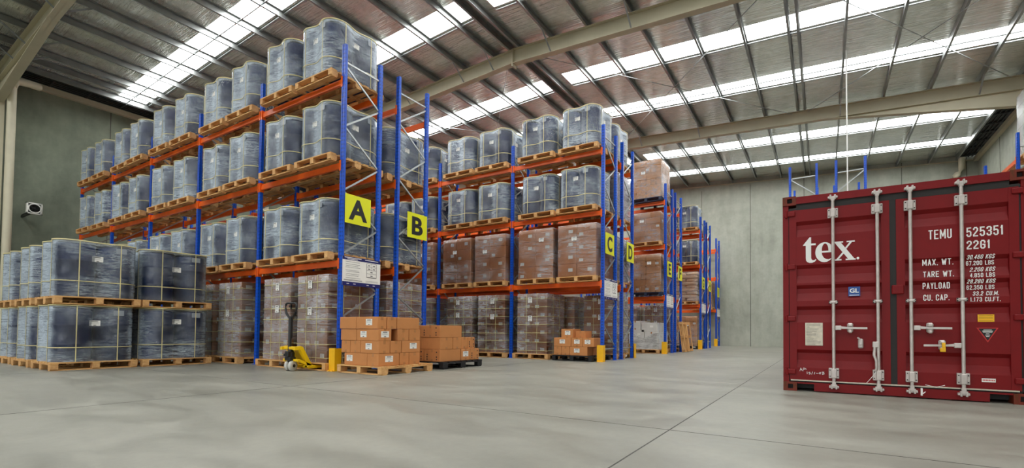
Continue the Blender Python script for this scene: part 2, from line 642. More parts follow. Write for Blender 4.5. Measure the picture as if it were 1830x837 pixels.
SX_L, SX_R = (-22.2, -8.66), (-7.9, 5.5)
for strips, (e0, e1), (g0, g1) in ((SKY_L, (E_L, RIDGE_X), SX_L), (SKY_R, (RIDGE_X, E_R), SX_R)):
    ys = [Y_BACK] + [y for s in strips for y in s] + [Y_FAR]
    for i in range(0, len(ys), 2):
        sheet(e0, e1, ys[i], ys[i + 1])
    for s in strips:
        if g0 > e0:
            sheet(e0, g0, s[0], s[1])
        if g1 < e1:
            sheet(g1, e1, s[0], s[1])
struct(b.obj('ceiling', [FOIL]))
nwin = 0
for strips, (g0, g1) in ((SKY_L, SX_L), (SKY_R, SX_R)):
    for s in strips:
        nwin += 1
        wb = MB()
        sheet(g0, g1, s[0], s[1], 0, wb)
        struct(wb.obj('window_%d' % nwin, [GLOW]))
        # pale lip of the sheet lap along the far edge
        lp = MB()
        lp.bar((g0, s[1] + 0.10, zr(g0, SHEET_DZ - 0.03)), (g1, s[1] + 0.10, zr(g1, SHEET_DZ - 0.03)), 0.05, 0.03)
        struct(lp.obj('trim_skylight', [GALV]))

# purlins: C sections running along the building
PX_R = [-8.24, -7.05, -5.84, -4.5, -3.24, -1.98, -0.83, -0.59, 0.56, 1.87, 3.17, 4.42, 5.45]
PX_L = [-8.56, -9.2, -10.45, -11.75, -13.0, -14.25, -15.5, -16.78, -18.03, -19.3, -20.55, -21.25, -22.0]


def purlin_mesh():
    p = MB()
    L0, L1 = Y_BACK + 0.01, Y_FAR - 0.01
    p.box(-0.0015, 0.0015, L0, L1, 0, 0.2)
    p.box(0, 0.06, L0, L1, 0, 0.003)
    p.box(0, 0.075, L0, L1, 0.195, 0.198)
    p.box(0.058, 0.061, L0, L1, 0, 0.02)
    return p.mesh('roof_purlin', PURLIN)


pm = purlin_mesh()
for x in PX_R + PX_L:
    struct(inst('roof_purlin', pm, None, (x, 0, zr(x))))
# sag rods between the purlins at mid bay
for y in (6.38, 16.75, 24.6):
    for x0, x1 in ((-8.6, -22.0), (-8.2, 5.4)):
        p = MB()
        p.bar((x0, y, zr(x0, 0.06)), (x1, y, zr(x1, 0.06)), 0.03, 0.03)
        struct(p.obj('roof_sag_rod', [GALV]))

# portal frames
FRAMES_Y = (-4.5, 3.5, 11.5, 19.42)
for fy in FRAMES_Y:
    p = MB()
    D, FW = 0.45, 0.2
    xa, xb = -22.55, 5.95
    for x0, x1 in ((xa, RIDGE_X), (RIDGE_X, xb)):
        for dz0, dz1, w in ((-0.014, 0, FW), (-D, -D + 0.014, FW), (-D, 0, 0.01)):
            vs = []
            for dz in (dz0, dz1):
                for x, s in ((x0, -1), (x1, -1), (x1, 1), (x0, 1)):
                    vs.append((x, fy + s * w / 2, zr(x, dz - 0.002)))
            p.add(vs, [(0, 3, 2, 1), (4, 5, 6, 7), (0, 1, 5, 4), (1, 2, 6, 5), (2, 3, 7, 6), (3, 0, 4, 7)])
    for x0, x1 in ((xa, -17.2), (xb, 0.15)):       # haunches
        d0, d1 = -1.03, -D
        for w, t in ((FW, 0.016), (0.01, None)):
            vs = []
            top = ((x0, -D), (x1, -D)) if t is None else ((x0, d0 + t), (x1, d1 + t))
            bot = ((x0, d0), (x1, d1))
            for row in (bot, top):
                for (x, dz), s in ((row[0], -1), (row[1], -1), (row[1], 1), (row[0], 1)):
                    vs.append((x, fy + s * w / 2, zr(x, dz)))
            p.add(vs, [(0, 3, 2, 1), (4, 5, 6, 7), (0, 1, 5, 4), (1, 2, 6, 5), (2, 3, 7, 6), (3, 0, 4, 7)])
    # bolted ridge plates and web stiffeners
    p.box(RIDGE_X - 0.02, RIDGE_X + 0.02, fy - 0.11, fy + 0.11, zr(RIDGE_X, -0.55), zr(RIDGE_X, -0.02))
    struct(p.obj('roof_rafter', [BEIGE]))
    for x, s in ((-22.78, 1), (6.0, -1)):
        c = MB()
        zt = zr(x, -0.02)
        c.box(x - 0.2, x - 0.185, fy - 0.13, fy + 0.13, 0, zt)
        c.box(x + 0.185, x + 0.2, fy - 0.13, fy + 0.13, 0, zt)
        c.box(x - 0.19, x + 0.19, fy - 0.006, fy + 0.006, 0, zt)
        c.box(x - 0.21, x + 0.21, fy - 0.18, fy + 0.18, 0, 0.02)
        struct(c.obj('steel_column', [BEIGE]))
    # fly braces from the bottom flange up to every second purlin
    for x in (-20.55, -19.3, -16.78, -13.0, -10.45, -9.2, -7.05, -4.5, 0.56, 4.42):
        for s in (-1, 1):
            q = MB()
            q.bar((x + 0.03, fy + s * 0.03, zr(x, -0.43)), (x + 0.03, fy + s * 0.62, zr(x, 0.03)), 0.045, 0.006, 0, (1, 0, 0))
            q.bar((x + 0.03, fy + s * 0.03, zr(x, -0.43)), (x + 0.03, fy + s * 0.62, zr(x, 0.03)), 0.006, 0.045, 0, (1, 0, 0))
            struct(q.obj('fly_brace', [GALV]))
# roof bracing rods
RODS = [((-1.40, 12.3), (-7.9, 19.3)), ((-8.0, 11.9), (-1.0, 19.4)), ((-0.4, 12.1), (5.2, 19.3)), ((5.3, 12.2), (-0.45, 19.4)),
        ((-9.0, 12.0), (-15.6, 19.2)), ((-15.6, 12.0), (-9.0, 19.2))]
for p0, p1 in RODS:
    q = MB()
    q.tube([(p0[0], p0[1], zr(p0[0], -0.03)), (p1[0], p1[1], zr(p1[0], -0.05))], 0.012, 6)
    struct(q.obj('roof_brace_rod', [GALV]))

# box gutters with their dark ribbed undersides, wall head beams
for x0, x1, wx in ((E_R + 0.02, XR_WALL - 0.02, XR_WALL), (XL + 0.02, E_L - 0.02, XL)):
    g = MB()
    z0 = zr(E_R) - 0.02
    g.box(x0, x1, Y_BACK + 0.02, Y_FAR - 0.02, z0 + 0.16, z0 + 0.18)
    y = Y_BACK + 0.1
    while y < Y_FAR - 0.1:
        g.box(x0, x1, y, y + 0.04, z0 + 0.08, z0 + 0.16)
        y += 0.9
    n = 5
    for i in range(n):
        xx = x0 + 0.05 + i * (x1 - x0 - 0.1) / (n - 1)
        g.box(xx - 0.02, xx + 0.02, Y_BACK + 0.03, Y_FAR - 0.03, z0 + 0.11, z0 + 0.15)
    struct(g.obj('roof_gutter', [DARK]))
    s = 1 if wx < 0 else -1
    h = MB()
    xa, xb = sorted((wx + s * 0.002, wx + s * 0.16))
    h.box(xa, xb, Y_BACK + 0.02, Y_FAR - 0.02, z0 - 0.12, z0 + 0.06)
    struct(h.obj('trim_wall_head', [BEIGE]))
hb = MB()
for x0, x1 in ((-22.9, RIDGE_X), (RIDGE_X, 6.1)):
    hb.bar((x0, Y_FAR - 0.04, zr(x0, -0.03)), (x1, Y_FAR - 0.04, zr(x1, -0.03)), 0.06, 0.05)
struct(hb.obj('trim_far_head', [BEIGE]))

# downpipes and the white conduit
d = MB()
d.tube([(-22.15, 3.70, 8.42), (-22.15, 3.70, 0.0)], 0.10, 16)
d.tube([(-22.35, 4.30, 8.66), (-22.22, 4.05, 8.62), (-22.15, 3.78, 8.55), (-22.15, 3.70, 8.36)], 0.115, 16)
o = struct(d.obj('trim_downpipe', [PVC]))
d = MB()
d.tube([(5.62, 27.3, 8.95), (5.62, 27.3, 8.42), (5.5, 27.4, 8.25), (5.4, 27.45, 8.15), (5.4, 27.5, 8.0), (5.4, 27.5, 0.0)], 0.13, 14)
struct(d.obj('trim_downpipe', [PVC]))
d = MB()
d.tube([(0.64, 15.7, zr(0.64, 0.0)), (0.66, 15.72, 0.0)], 0.017, 8)
struct(d.obj('trim_conduit', [WHITE]))


# ------------------------------------------------------------------ racks
BAY = 2.8553
DEPTH = 0.779
LETTER_Z = (2.775, 3.325)
PW, PD = 0.09, 0.07            # post section


def post_mesh(H):
    p = MB()
    w, d_, t, r = PW / 2, PD / 2, 0.004, 0.018
    prof = [(-w, -d_), (-0.014, -d_), (-0.010, -d_ + 0.008), (0.010, -d_ + 0.008), (0.014, -d_), (w, -d_), (w, d_ - r), (w - r, d_), (-w + r, d_), (-w, d_ - r)]
    rings = [[(x, y, z) for x, y in prof] for z in (0.004, H)]
    p.loft(rings, 0, False, True)
    p.box(-0.07, 0.07, -0.07, 0.07, 0.0, 0.006)
    return p.mesh('upright', BLUE)


def beam_mesh(L):
    """box beam with stepped face and hooked end plates, origin at the bottom of its right hand end"""
    p = MB()
    h, w = 0.118, 0.045
    x0, x1 = -L + 0.05, -0.05
    p.box(x0, x1, -w / 2, w / 2, 0, h - 0.03)
    p.box(x0, x1, -w / 2 + 0.012, w / 2, h - 0.03, h)
    for xe, s in ((x1, 1), (x0, -1)):
        a, c = sorted((xe, xe - s * 0.006))
        p.box(a, c, -0.045, 0.035, -0.05, h + 0.03)
        a, c = sorted((xe, xe + s * 0.04))
        p.box(a, c, -0.045, -0.038, -0.05, h + 0.03)
    return p.mesh('beam', ORANGE)


POSTS, BEAM = {}, beam_mesh(BAY)


def rack(letter, xr, y0, nb, levels, H, mirror, label, front_first=True):
    t = thing('pallet_rack', label, 'pallet rack', (xr, y0, 0))
    key = round(H, 3)
    if key not in POSTS:
        POSTS[key] = post_mesh(H)
    for i in range(nb + 1):
        for k, yy in enumerate((0, DEPTH)):
            inst('upright', POSTS[key], t, (-i * BAY, yy, 0), (0, 0, PI if k else 0))
        ya, yb = (0.03, DEPTH - 0.03)
        if mirror:
            ya, yb = yb, ya
        segs = [((ya, 5.82), (yb, 5.82)), ((ya, 5.74), (yb, 5.2)), ((yb, 5.16), (ya, 4.62)), ((ya, 4.58), (yb, 4.0)), ((yb, 3.96), (ya, 3.4)), ((ya, 3.36), (yb, 2.77)),
                ((yb, 2.73), (ya, 2.2)), ((ya, 2.16), (yb, 1.53)), ((yb, 1.49), (ya, 1.0)), ((ya, 0.96), (yb, 0.4)), ((ya, 0.32), (yb, 0.32))]
        if i == 0:
            for (p0, z0), (p1, z1) in segs:
                m = MB()
                m.bar((0, p0, z0), (0, p1, z1), 0.03, 0.022, 0, (1, 0, 0))
                m.obj('brace', [GALV], t)
        else:
            m = MB()
            for (p0, z0), (p1, z1) in segs:
                m.bar((-i * BAY, p0, z0), (-i * BAY, p1, z1), 0.03, 0.022, 0, (1, 0, 0))
            m.obj('lattice_bracing', [GALV], t)
    for i in range(nb):
        for z in levels:
            inst('beam', BEAM, t, (-i * BAY, 0, z))
            inst('beam', BEAM, t, (-i * BAY - BAY, DEPTH, z), (0, 0, PI))
    return t


LV_A = (1.948, 3.794, 5.389)
LV_C = (1.938, 3.764, 5.368)
BH = 0.118
XA, XC, XI = -7.807, -4.886, -5.235
RY = dict(A=5.320, B=6.578, C=10.613, D=11.866, E=15.940, F=17.164, G=21.330, H=22.532, I=26.630)
RX = dict(A=XA, B=XA, C=XC, D=XC, E=XC, F=XC, G=XC, H=XC, I=XI)
for L in 'ABCDEFGHI':
    ab = L in 'AB'
    rack(L, RX[L], RY[L], 5 if ab else 6, LV_A if ab else LV_C, 6.147 if ab else 6.102, L in 'BDFH',
         'blue and orange pallet rack with the yellow letter %s on its aisle end' % L)


# ------------------------------------------------------------------ signs and post guards
def letter_sign(L, x, y0, y1):
    c = (y0 + y1) / 2
    w = y1 - y0
    t = thing('letter_sign', 'square yellow aisle sign bearing a black letter %s' % L, 'sign', (x, c, LETTER_Z[0]))
    m = MB()
    m.box(-w / 2, w / 2, 0, 0.004, 0, 0.55)
    m.obj('sign_board', [SIGN_Y], t, (0, 0, 0), (0, 0, PI / 2))
    lw = {'I': 0.09, 'A': 0.40, 'F': 0.27, 'E': 0.28}.get(L, 0.31) * (w / 0.555)
    me = text_mesh(L, lw, 0.40, 0.002, 0.035, 0, SIGN_K, 'letter')
    inst('letter', me, t, (0.0005, -lw / 2, 0.075), (0, 0, PI / 2))
    return t


SIGN_Y0 = dict(A=5.335, C=10.635, E=15.985, G=21.365, I=26.66)
for L in 'ACEGI':
    letter_sign(L, RX[L] + 0.060, SIGN_Y0[L], SIGN_Y0[L] + 0.555)
for L in 'BDFH':
    y1 = RY[L] + DEPTH + 0.005
    letter_sign(L, RX[L] + 0.060, y1 - 0.555, y1)


def load_sign(L):
    y0, x = RY[L] - 0.01, RX[L] + 0.052
    t = thing('load_sign', 'white and navy load rating board on the end of rack %s' % L, 'sign', (x, y0, 1.595))
    W, Hh = 0.835, 0.55
    m = MB()
    m.box(0, W, 0, 0.003, 0, Hh)
    m.obj('sign_board', [PAPER], t, (0, 0, 0), (0, 0, PI / 2))
    m = MB()
    m.box(0, W, -0.001, 0, Hh - 0.065, Hh)
    m.box(0, W, -0.001, 0, 0, 0.075)
    m.obj('navy_band', [SIGN_B], t, (0, 0, 0), (0, 0, PI / 2))
    m = MB()
    m.box(0.04, 0.40, -0.002, -0.001, Hh - 0.026, Hh - 0.014)
    m.box(0.10, 0.32, -0.002, -0.001, Hh - 0.052, Hh - 0.040)
    m.box(0.48, 0.78, -0.002, -0.001, Hh - 0.030, Hh - 0.018)
    for x0 in (0.09, 0.23, 0.52, 0.66):
        m.box(x0, x0 + 0.05, -0.002, -0.001, 0.032, 0.044)
    m.obj('white_print', [WHITE], t, (0, 0, 0), (0, 0, PI / 2))
    m = MB()
    rr_ = random.Random(3)
    for i, z in enumerate((0.45, 0.405, 0.375, 0.345, 0.29, 0.265, 0.22, 0.19, 0.145)):
        m.box(0.06 + 0.02 * rr_.random(), 0.33 + 0.06 * rr_.random(), -0.001, 0, z, z + 0.005)
    for z in (0.11, 0.097):
        m.box(0.03, 0.42, -0.001, 0, z, z + 0.006)
    for z in (0.12, 0.10):
        m.box(0.5, 0.78, -0.001, 0, z, z + 0.004)
    bx0, bx1 = 0.52, 0.74
    for z in (0.19, 0.265, 0.335, 0.395, 0.465):
        m.box(bx0, bx1, -0.001, 0, z, z + (0.012 if z == 0.19 else 0.005))
    for x0 in (bx0, bx1):
        m.box(x0 - 0.003, x0 + 0.003, -0.001, 0, 0.19, 0.47)
    for z in (0.36, 0.425):
        m.box(0.628, 0.632, -0.001, 0, z - 0.025, z + 0.04)
        for x0 in (0.575, 0.685):
            m.box(x0 - 0.025, x0 + 0.025, -0.001, 0, z - 0.004, z + 0.010)
    for z in (0.295, 0.225):
        m.box(0.605, 0.655, -0.001, 0, z - 0.004, z + 0.010)
    m.obj('black_print', [INK], t, (0, 0, 0), (0, 0, PI / 2))


for L in 'ACEGI':
    load_sign(L)

GUARD_ME = None


def guard(x, y, label, rz=0):
    global GUARD_ME
    if GUARD_ME is None:
        m = MB()
        prof = [(-0.085, -0.075), (0.085, -0.075), (0.085, 0.06), (0.072, 0.06), (0.072, -0.062), (-0.072, -0.062), (-0.072, 0.06), (-0.085, 0.06)]
        m.loft([[(a, c, z) for a, c in prof] for z in (0.0, 0.42)], 0, False, False)
        n = len(prof)
        for z in (0, 0.42):
            q = [(a, c, z) for a, c in prof]
            m.add(q, [(0, 1, 4, 5), (1, 2, 3, 4), (0, 5, 6, 7)])
        m.box(-0.085, 0.085, -0.115, -0.075, 0.0, 0.008)
        for sx in (-0.06, 0.06):
            m.lathe([(0.012, 0.008), (0.012, 0.02), (0.006, 0.024)], 8, 0, (sx, -0.096, 0))
        GUARD_ME = m.mesh('post_guard', GUARD)
    o = inst('post_guard', GUARD_ME, None, (x, y, 0), (0, 0, rz))
    tag(o, label, 'post guard')


for L in 'ACEGI':
    guard(RX[L], RY[L] - 0.075, 'yellow steel guard at the foot of the front post of rack %s' % L)
guard(RX['D'], RY['D'] + DEPTH + 0.075, 'yellow steel guard at the foot of the back post of rack D', PI)


# ------------------------------------------------------------------ pallets
PS = 1.165


def pallet_parts(mw, mw2, key):
    s = PS / 2
    dk = MB()
    n, bw = 7, 0.118
    for i in range(n):
        y = -s + bw / 2 + i * (PS - bw) / (n - 1)
        dk.box(-s, s, y - bw / 2, y + bw / 2, 0.123, 0.143)
    be = MB()
    be.box(-0.05, 0.05, -s, s, 0.102, 0.1228)
    for y in (-s + 0.07, 0, s - 0.07):
        be.cbox(-0.05, 0.05, y - 0.07, y + 0.07, 0.0201, 0.1018, 0.004, 1)
    bo = MB()
    bo.box(-s, s, -0.05, 0.05, 0.0, 0.02)
    return dk.mesh('deck', mw), be.mesh('bearer', [mw, mw2]), bo.mesh('bottom_board', mw)


PALLET = {'timber': pallet_parts(WOOD, WOOD2, 't'), 'black plastic': pallet_parts(BLACKP, BLACKP, 'k'), 'dark blue plastic': pallet_parts(BLUEP, BLUEP, 'b')}
PH = 0.143


def pallet(x, y, z, rz, label, kind='timber', group=None, rot=None, sx=1.0):
    t = thing('pallet', label, 'pallet', (x, y, z), rz, group, rot)
    dk, be, bo = PALLET[kind]
    inst('deck', dk, t)
    for k in (-1, 0, 1):
        inst('bearer', be, t, (k * (PS / 2 - 0.05), 0, 0))
        inst('bottom_board', bo, t, (0, k * (PS / 2 - 0.07), 0))
    return t


# ------------------------------------------------------------------ wrapped drum loads
DH = 1.02
HALF = 0.56


def quad_outline(off=0.0, dip=0.055, n_arc=7, n_side=7, half=HALF, r=0.28):
    """outline of film pulled round four drums: rounded corners, sides that sink between the drums"""
    pts = []
    c = half - r
    for q in range(4):
        a0 = -PI / 2 + q * PI / 2
        ca, sa = math.cos(q * PI / 2), math.sin(q * PI / 2)
        for i in range(n_side):                                  # side facing -y before rotation
            u = -c + 2 * c * (i + 0.5) / n_side
            yv = -half - off + dip * math.cos(PI * u / (2 * c)) ** 2
            pts.append((u * ca - yv * sa, u * sa + yv * ca))
        for i in range(n_arc + 1):
            a = -PI / 2 + (PI / 2) * i / n_arc
            x_, y_ = c + (r + off) * math.cos(a), -c + (r + off) * math.sin(a)
            pts.append((x_ * ca - y_ * sa, x_ * sa + y_ * ca))
    return pts


def box_outline(hx, hy, off=0.0, r=0.03):
    pts = []
    for q, (sx, sy_) in enumerate(((1, -1), (1, 1), (-1, 1), (-1, -1))):
        for i in range(4):
            a = -PI / 2 + q * PI / 2 + (PI / 2) * i / 3
            pts.append((sx * (hx - r) + (r + off) * math.cos(a), sy_ * (hy - r) + (r + off) * math.sin(a)))
    return pts


def film_mesh(outline_fn, H, seed, name='stretch_film', m=None, jit=0.006, rows=9, top_in=0.12):
    rr_ = random.Random(seed)
    base = outline_fn(0.004)
    n = len(base)
    rings = []
    for k in range(rows + 1):
        z = H * k / rows
        ring = []
        for i, (x, y) in enumerate(base):
            s = 1 + (rr_.random() - 0.3) * jit
            ring.append((x * s, y * s, z + (rr_.random() - 0.5) * 0.012 * (0 < k < rows)))
        rings.append(ring)
    rings.append([(x * (1 - top_in * 0.5), y * (1 - top_in * 0.5), H + 0.006) for x, y in base])
    rings.append([(x * 0.5, y * 0.5, H + 0.002) for x, y in base])
    b_ = MB()
    b_.loft(rings, 0, True, False)
    b_.add(rings[-1], [tuple(range(n))], 0, True)
    return b_.mesh(name, m or FILM_D)


def ring_strap(outline, z, w, name='strap', m=None, t=0.003):
    b_ = MB()
    o1 = [(x, y) for x, y in outline]
    sc = lambda k, zz: [(x * k, y * k, zz) for x, y in o1]
    b_.loft([sc(1.0, z), sc(1 + t / HALF, z), sc(1 + t / HALF, z + w), sc(1.0, z + w)], 0, True)
    return b_.mesh(name, m or CREAM)


def over_strap(x, hy, H, w=0.013, t=0.003, m=None, axis='y'):
    """strap that runs up one side, across the top and down the other"""
    b_ = MB()
    g = 0.010
    path = [(-hy - g, 0.0), (-hy - g, H), (-hy + 0.02, H + 0.012), (hy - 0.02, H + 0.012), (hy + g, H), (hy + g, 0.0)]
    ins = [(-hy - g + t, 0.0), (-hy - g + t, H - t), (-hy + 0.02, H + 0.012 - t), (hy - 0.02, H + 0.012 - t), (hy + g - t, H - t), (hy + g - t, 0.0)]
    A = [(x - w / 2, y, z) for y, z in path]
    B = [(x + w / 2, y, z) for y, z in path]
    C = [(x + w / 2, y, z) for y, z in ins]
    D_ = [(x - w / 2, y, z) for y, z in ins]
    if axis == 'x':
        A, B, C, D_ = [[(y, x_, z) for x_, y, z in q] for q in (A, B, C, D_)]
    rings = [list(r) for r in zip(A, B, C, D_)]
    b_.loft(rings, 0, False, True)
    return b_.mesh('strap', m or CREAM)


def drum_mesh():
    b_ = MB()
    r = 0.272
    prof = [(r - 0.02, 0.0), (r, 0.015), (r, 0.30), (r + 0.006, 0.31), (r + 0.006, 0.33), (r, 0.34), (r, 0.64), (r + 0.006, 0.65), (r + 0.006, 0.67), (r, 0.68), (r, 0.93), (r - 0.03, 0.965), (r - 0.035, 0.975)]
    b_.lathe(prof, 26, 0)
    b_.lathe([(r - 0.012, 0.972), (r + 0.004, 0.975), (r + 0.004, 1.0), (r - 0.01, 1.008), (r - 0.03, 0.998), (0.05, 0.998)], 26, 1)
    return b_.mesh('drum', [NAVY, LID])


DRUM = drum_mesh()
OUT0 = lambda off: quad_outline(off)
DFILM = [film_mesh(OUT0, DH, s) for s in (1, 2, 3)]
D_RIM = ring_strap(quad_outline(0.006), DH - 0.012, 0.020, 'rim_band', CREAM, 0.006)
D_BAND = ring_strap(quad_outline(0.008), 0.27, 0.014)
D_OV = [over_strap(s * 0.28, HALF, DH) for s in (-1, 1)] + [over_strap(s * 0.28, HALF, DH, axis='x') for s in (-1, 1)]


def label_mesh(w, h, lines, m=PAPER, name='shipping_label'):
    b_ = MB()
    b_.box(-w / 2, w / 2, -0.002, 0, -h / 2, h / 2)
    if lines:
        b_.box(-w * 0.30, w * 0.28, -0.003, -0.0015, h * 0.30, h * 0.40, 1)
        for i in range(lines):
            z = h * 0.20 - i * h * 0.42 / lines
            b_.box(-w * 0.40, w * (0.40 - 0.12 * (i % 2)), -0.003, -0.0015, z - h * 0.012, z + h * 0.012, 2)
        b_.box(-w * 0.12, w * 0.12, -0.003, -0.0015, -h * 0.42, -h * 0.32, 1)
    return b_.mesh(name, [m, INK, JOINT])


L_SMALL = label_mesh(0.15, 0.10, 3)
L_DRUM = label_mesh(0.15, 0.10, 0, PAPER_D, 'drum_label')


def drum_load(x, y, z, rz, label, group, idx=0):
    t = thing('wrapped_drum_load', label, 'wrapped drums', (x, y, z), rz + random.uniform(-0.02, 0.02), group)
    for sx in (-1, 1):
        for sy_ in (-1, 1):
            inst('drum', DRUM, t, (sx * 0.28, sy_ * 0.28, 0.002))
    inst('stretch_film', DFILM[idx % 3], t)
    inst('rim_band', D_RIM, t)
    inst('strap', D_BAND, t, (0, 0, random.uniform(-0.03, 0.04)))
    for me in D_OV:
        inst('strap', me, t)
    dz = random.uniform(-0.05, 0.06)
    for a in (0, PI / 2, PI):
        inst('shipping_label', L_SMALL, t, Matrix.Rotation(a, 3, 'Z') @ Vector((-0.03, -HALF + 0.044, 0.70 + dz)), (0, 0, a))
        inst('drum_label', L_DRUM, t, Matrix.Rotation(a, 3, 'Z') @ Vector((0.285, -HALF - 0.007, 0.90)), (0, 0, a))
    return t


ORD = ['first', 'second', 'third', 'fourth', 'fifth', 'sixth', 'seventh', 'eighth', 'ninth', 'tenth', 'eleventh', 'twelfth']
LEVN = {1: 'lowest', 2: 'middle', 3: 'top'}


def slot_x(L, k, w=None):
    """centre of the k-th pallet place counted from the aisle end"""
    bay, side = divmod(k, 2)
    return RX[L] - bay * BAY - (0.685 if side == 0 else 1.965)


def lev_z(L, lv):
    return (LV_A if L in 'AB' else LV_C)[lv - 1] + BH + 0.001


def shelf_drums(L, lv, ks):
    for k in ks:
        x = slot_x(L, k) + random.uniform(-0.02, 0.02)
        y = RY[L] + DEPTH / 2 + random.uniform(-0.02, 0.02)
        z = lev_z(L, lv)
        pallet(x, y, z, 0, 'timber pallet under the %s drum load from the aisle end, %s beam of rack %s' % (ORD[k], LEVN[lv], L),
               group='timber pallets on the %s beams of rack %s' % (LEVN[lv], L))
        drum_load(x, y, z + PH + 0.001, 0, 'film-wrapped blue drums, %s load from the aisle end on the %s beams of rack %s' % (ORD[k], LEVN[lv], L),
                  'wrapped drums on the %s beams of rack %s' % (LEVN[lv], L), k + lv)


for lv in (1, 2, 3):
    shelf_drums('A', lv, range(10))
shelf_drums('B', 1, range(3))
shelf_drums('B', 2, range(3))
shelf_drums('C', 2, range(6))
shelf_drums('C', 3, range(6))
shelf_drums('D', 3, range(1))
shelf_drums('G', 2, range(1))
shelf_drums('G', 3, range(1))

# stacks of drums on the floor in front of rack A
for col, yc in ((0, 3.09), (1, 4.30)):
    for k in range(3 if col == 0 else 1):
        xc = -12.25 - 1.385 * k
        where = ['nearest the aisle', 'second from the aisle', 'third from the aisle'][k] if col == 0 else 'tight against rack A'
        for tier, z in ((0, 0.0), (1, PH + DH + 0.018)):
            tn = ('lower', 'upper')[tier]
            jx, jy = random.uniform(-0.015, 0.015), random.uniform(-0.015, 0.015)
            pallet(xc + jx, yc + jy, z, PI / 2, '%s timber pallet of the floor drum stack %s' % (tn, where), group='pallets of the floor stacks')
            drum_load(xc + jx, yc + jy, z + PH + 0.001, PI / 2, '%s wrapped load of blue drums in the floor stack %s' % (tn, where), 'drums stacked on the floor', k + tier)


# ------------------------------------------------------------------ cartons
def carton_mesh(w, d_, h, m, labels=(), tape=True, c=0.005, flap=True):
    """box with seam tape; labels = (face, u, v, w, h)"""
    b_ = MB()
    b_.cbox(-w / 2, w / 2, -d_ / 2, d_ / 2, 0, h, c, 0)
    if tape:
        if w >= d_:
            b_.box(-w / 2 - 0.0006, w / 2 + 0.0006, -0.024, 0.024, h - 0.06, h + 0.0006, 1)
            b_.box(-w / 2 - 0.0006, w / 2 + 0.0006, -0.024, 0.024, -0.0, 0.06, 1)
            b_.box(-w / 2 - 0.0004, w / 2 + 0.0004, -0.0015, 0.0015, 0, h, 3)
        else:
            b_.box(-0.024, 0.024, -d_ / 2 - 0.0006, d_ / 2 + 0.0006, h - 0.06, h + 0.0006, 1)
            b_.box(-0.024, 0.024, -d_ / 2 - 0.0006, d_ / 2 + 0.0006, 0, 0.06, 1)
            b_.box(-0.0015, 0.0015, -d_ / 2 - 0.0004, d_ / 2 + 0.0004, 0, h, 3)
    for face, u, v_, lw, lh in labels:
        if face == '-y':
            b_.box(u - lw / 2, u + lw / 2, -d_ / 2 - 0.0015, -d_ / 2, v_ - lh / 2, v_ + lh / 2, 2)
        else:
            b_.box(w / 2, w / 2 + 0.0015, u - lw / 2, u + lw / 2, v_ - lh / 2, v_ + lh / 2, 2)
    return b_.mesh('carton', [m, TAPE, PAPER_G, INK])


def carton_film(hx, hy, H, seed, m=None):
    def fn(off):
        pts = []
        base = box_outline(hx, hy, off)
        n = len(base)
        for i, p in enumerate(base):                      # extra points along the flats
            q = base[(i + 1) % n]
            L_ = math.hypot(q[0] - p[0], q[1] - p[1])
            k = 6 if L_ > 0.3 else 1
            for j in range(k):
                pts.append((p[0] + (q[0] - p[0]) * j / k, p[1] + (q[1] - p[1]) * j / k))
        return pts
    return film_mesh(fn, H, seed, m=m or FILM_C, jit=0.008, rows=10, top_in=0.1)


# strapped tall loads: four cartons to a layer, seven layers
CW, CHh, NLAY = 0.488, 0.236, 7
TW = CW * 2
C_A = carton_mesh(CW - 0.006, CW - 0.006, CHh - 0.002, CARD, [('-y', -0.08, 0.12, 0.13, 0.09), ('x', 0.07, 0.12, 0.13, 0.09)])
C_B = carton_mesh(CW - 0.006, CW - 0.006, CHh - 0.002, CARD, [('-y', 0.10, 0.12, 0.13, 0.09), ('x', -0.09, 0.13, 0.13, 0.09)])
TALL_H = NLAY * CHh
FILM_TALL = [carton_film(TW / 2 + 0.002, TW / 2 + 0.002, TALL_H + 0.004, s) for s in (11, 12)]
S_BAND = ring_strap(box_outline(TW / 2 + 0.012, TW / 2 + 0.012), 0, 0.011, 'strap', YSTRAP)
S_OV = [over_strap(s * 0.17, TW / 2 + 0.004, TALL_H + 0.004, 0.010, 0.003, YSTRAP) for s in (-1, 1)] + [over_strap(s * 0.17, TW / 2 + 0.004, TALL_H + 0.004, 0.010, 0.003, YSTRAP, 'x') for s in (-1, 1)]
L_BIG = label_mesh(0.13, 0.15, 4)


def tall_load(x, y, label, group, seed=0):
    z = PH + 0.001
    t = thing('wrapped_carton_load', label, 'wrapped cartons', (x, y, z), random.uniform(-0.015, 0.015), group)
    for k in range(NLAY):
        for sx in (-1, 1):
            for sy_ in (-1, 1):
                inst('carton', (C_A, C_B)[(k + (sx > 0) + seed) % 2], t, (sx * CW / 2, sy_ * CW / 2, k * CHh + 0.001))
    inst('stretch_film', FILM_TALL[seed % 2], t)
    for k in range(NLAY):
        inst('strap', S_BAND, t, (0, 0, k * CHh + 0.09 + random.uniform(-0.015, 0.015)))
    for me in S_OV:
        inst('strap', me, t)
    for z_ in (0.97 + 0.06 * seed % 0.2, 1.48):
        inst('shipping_label', L_BIG, t, (-0.05 + 0.1 * (seed % 2), -TW / 2 - 0.018, z_))
    return t


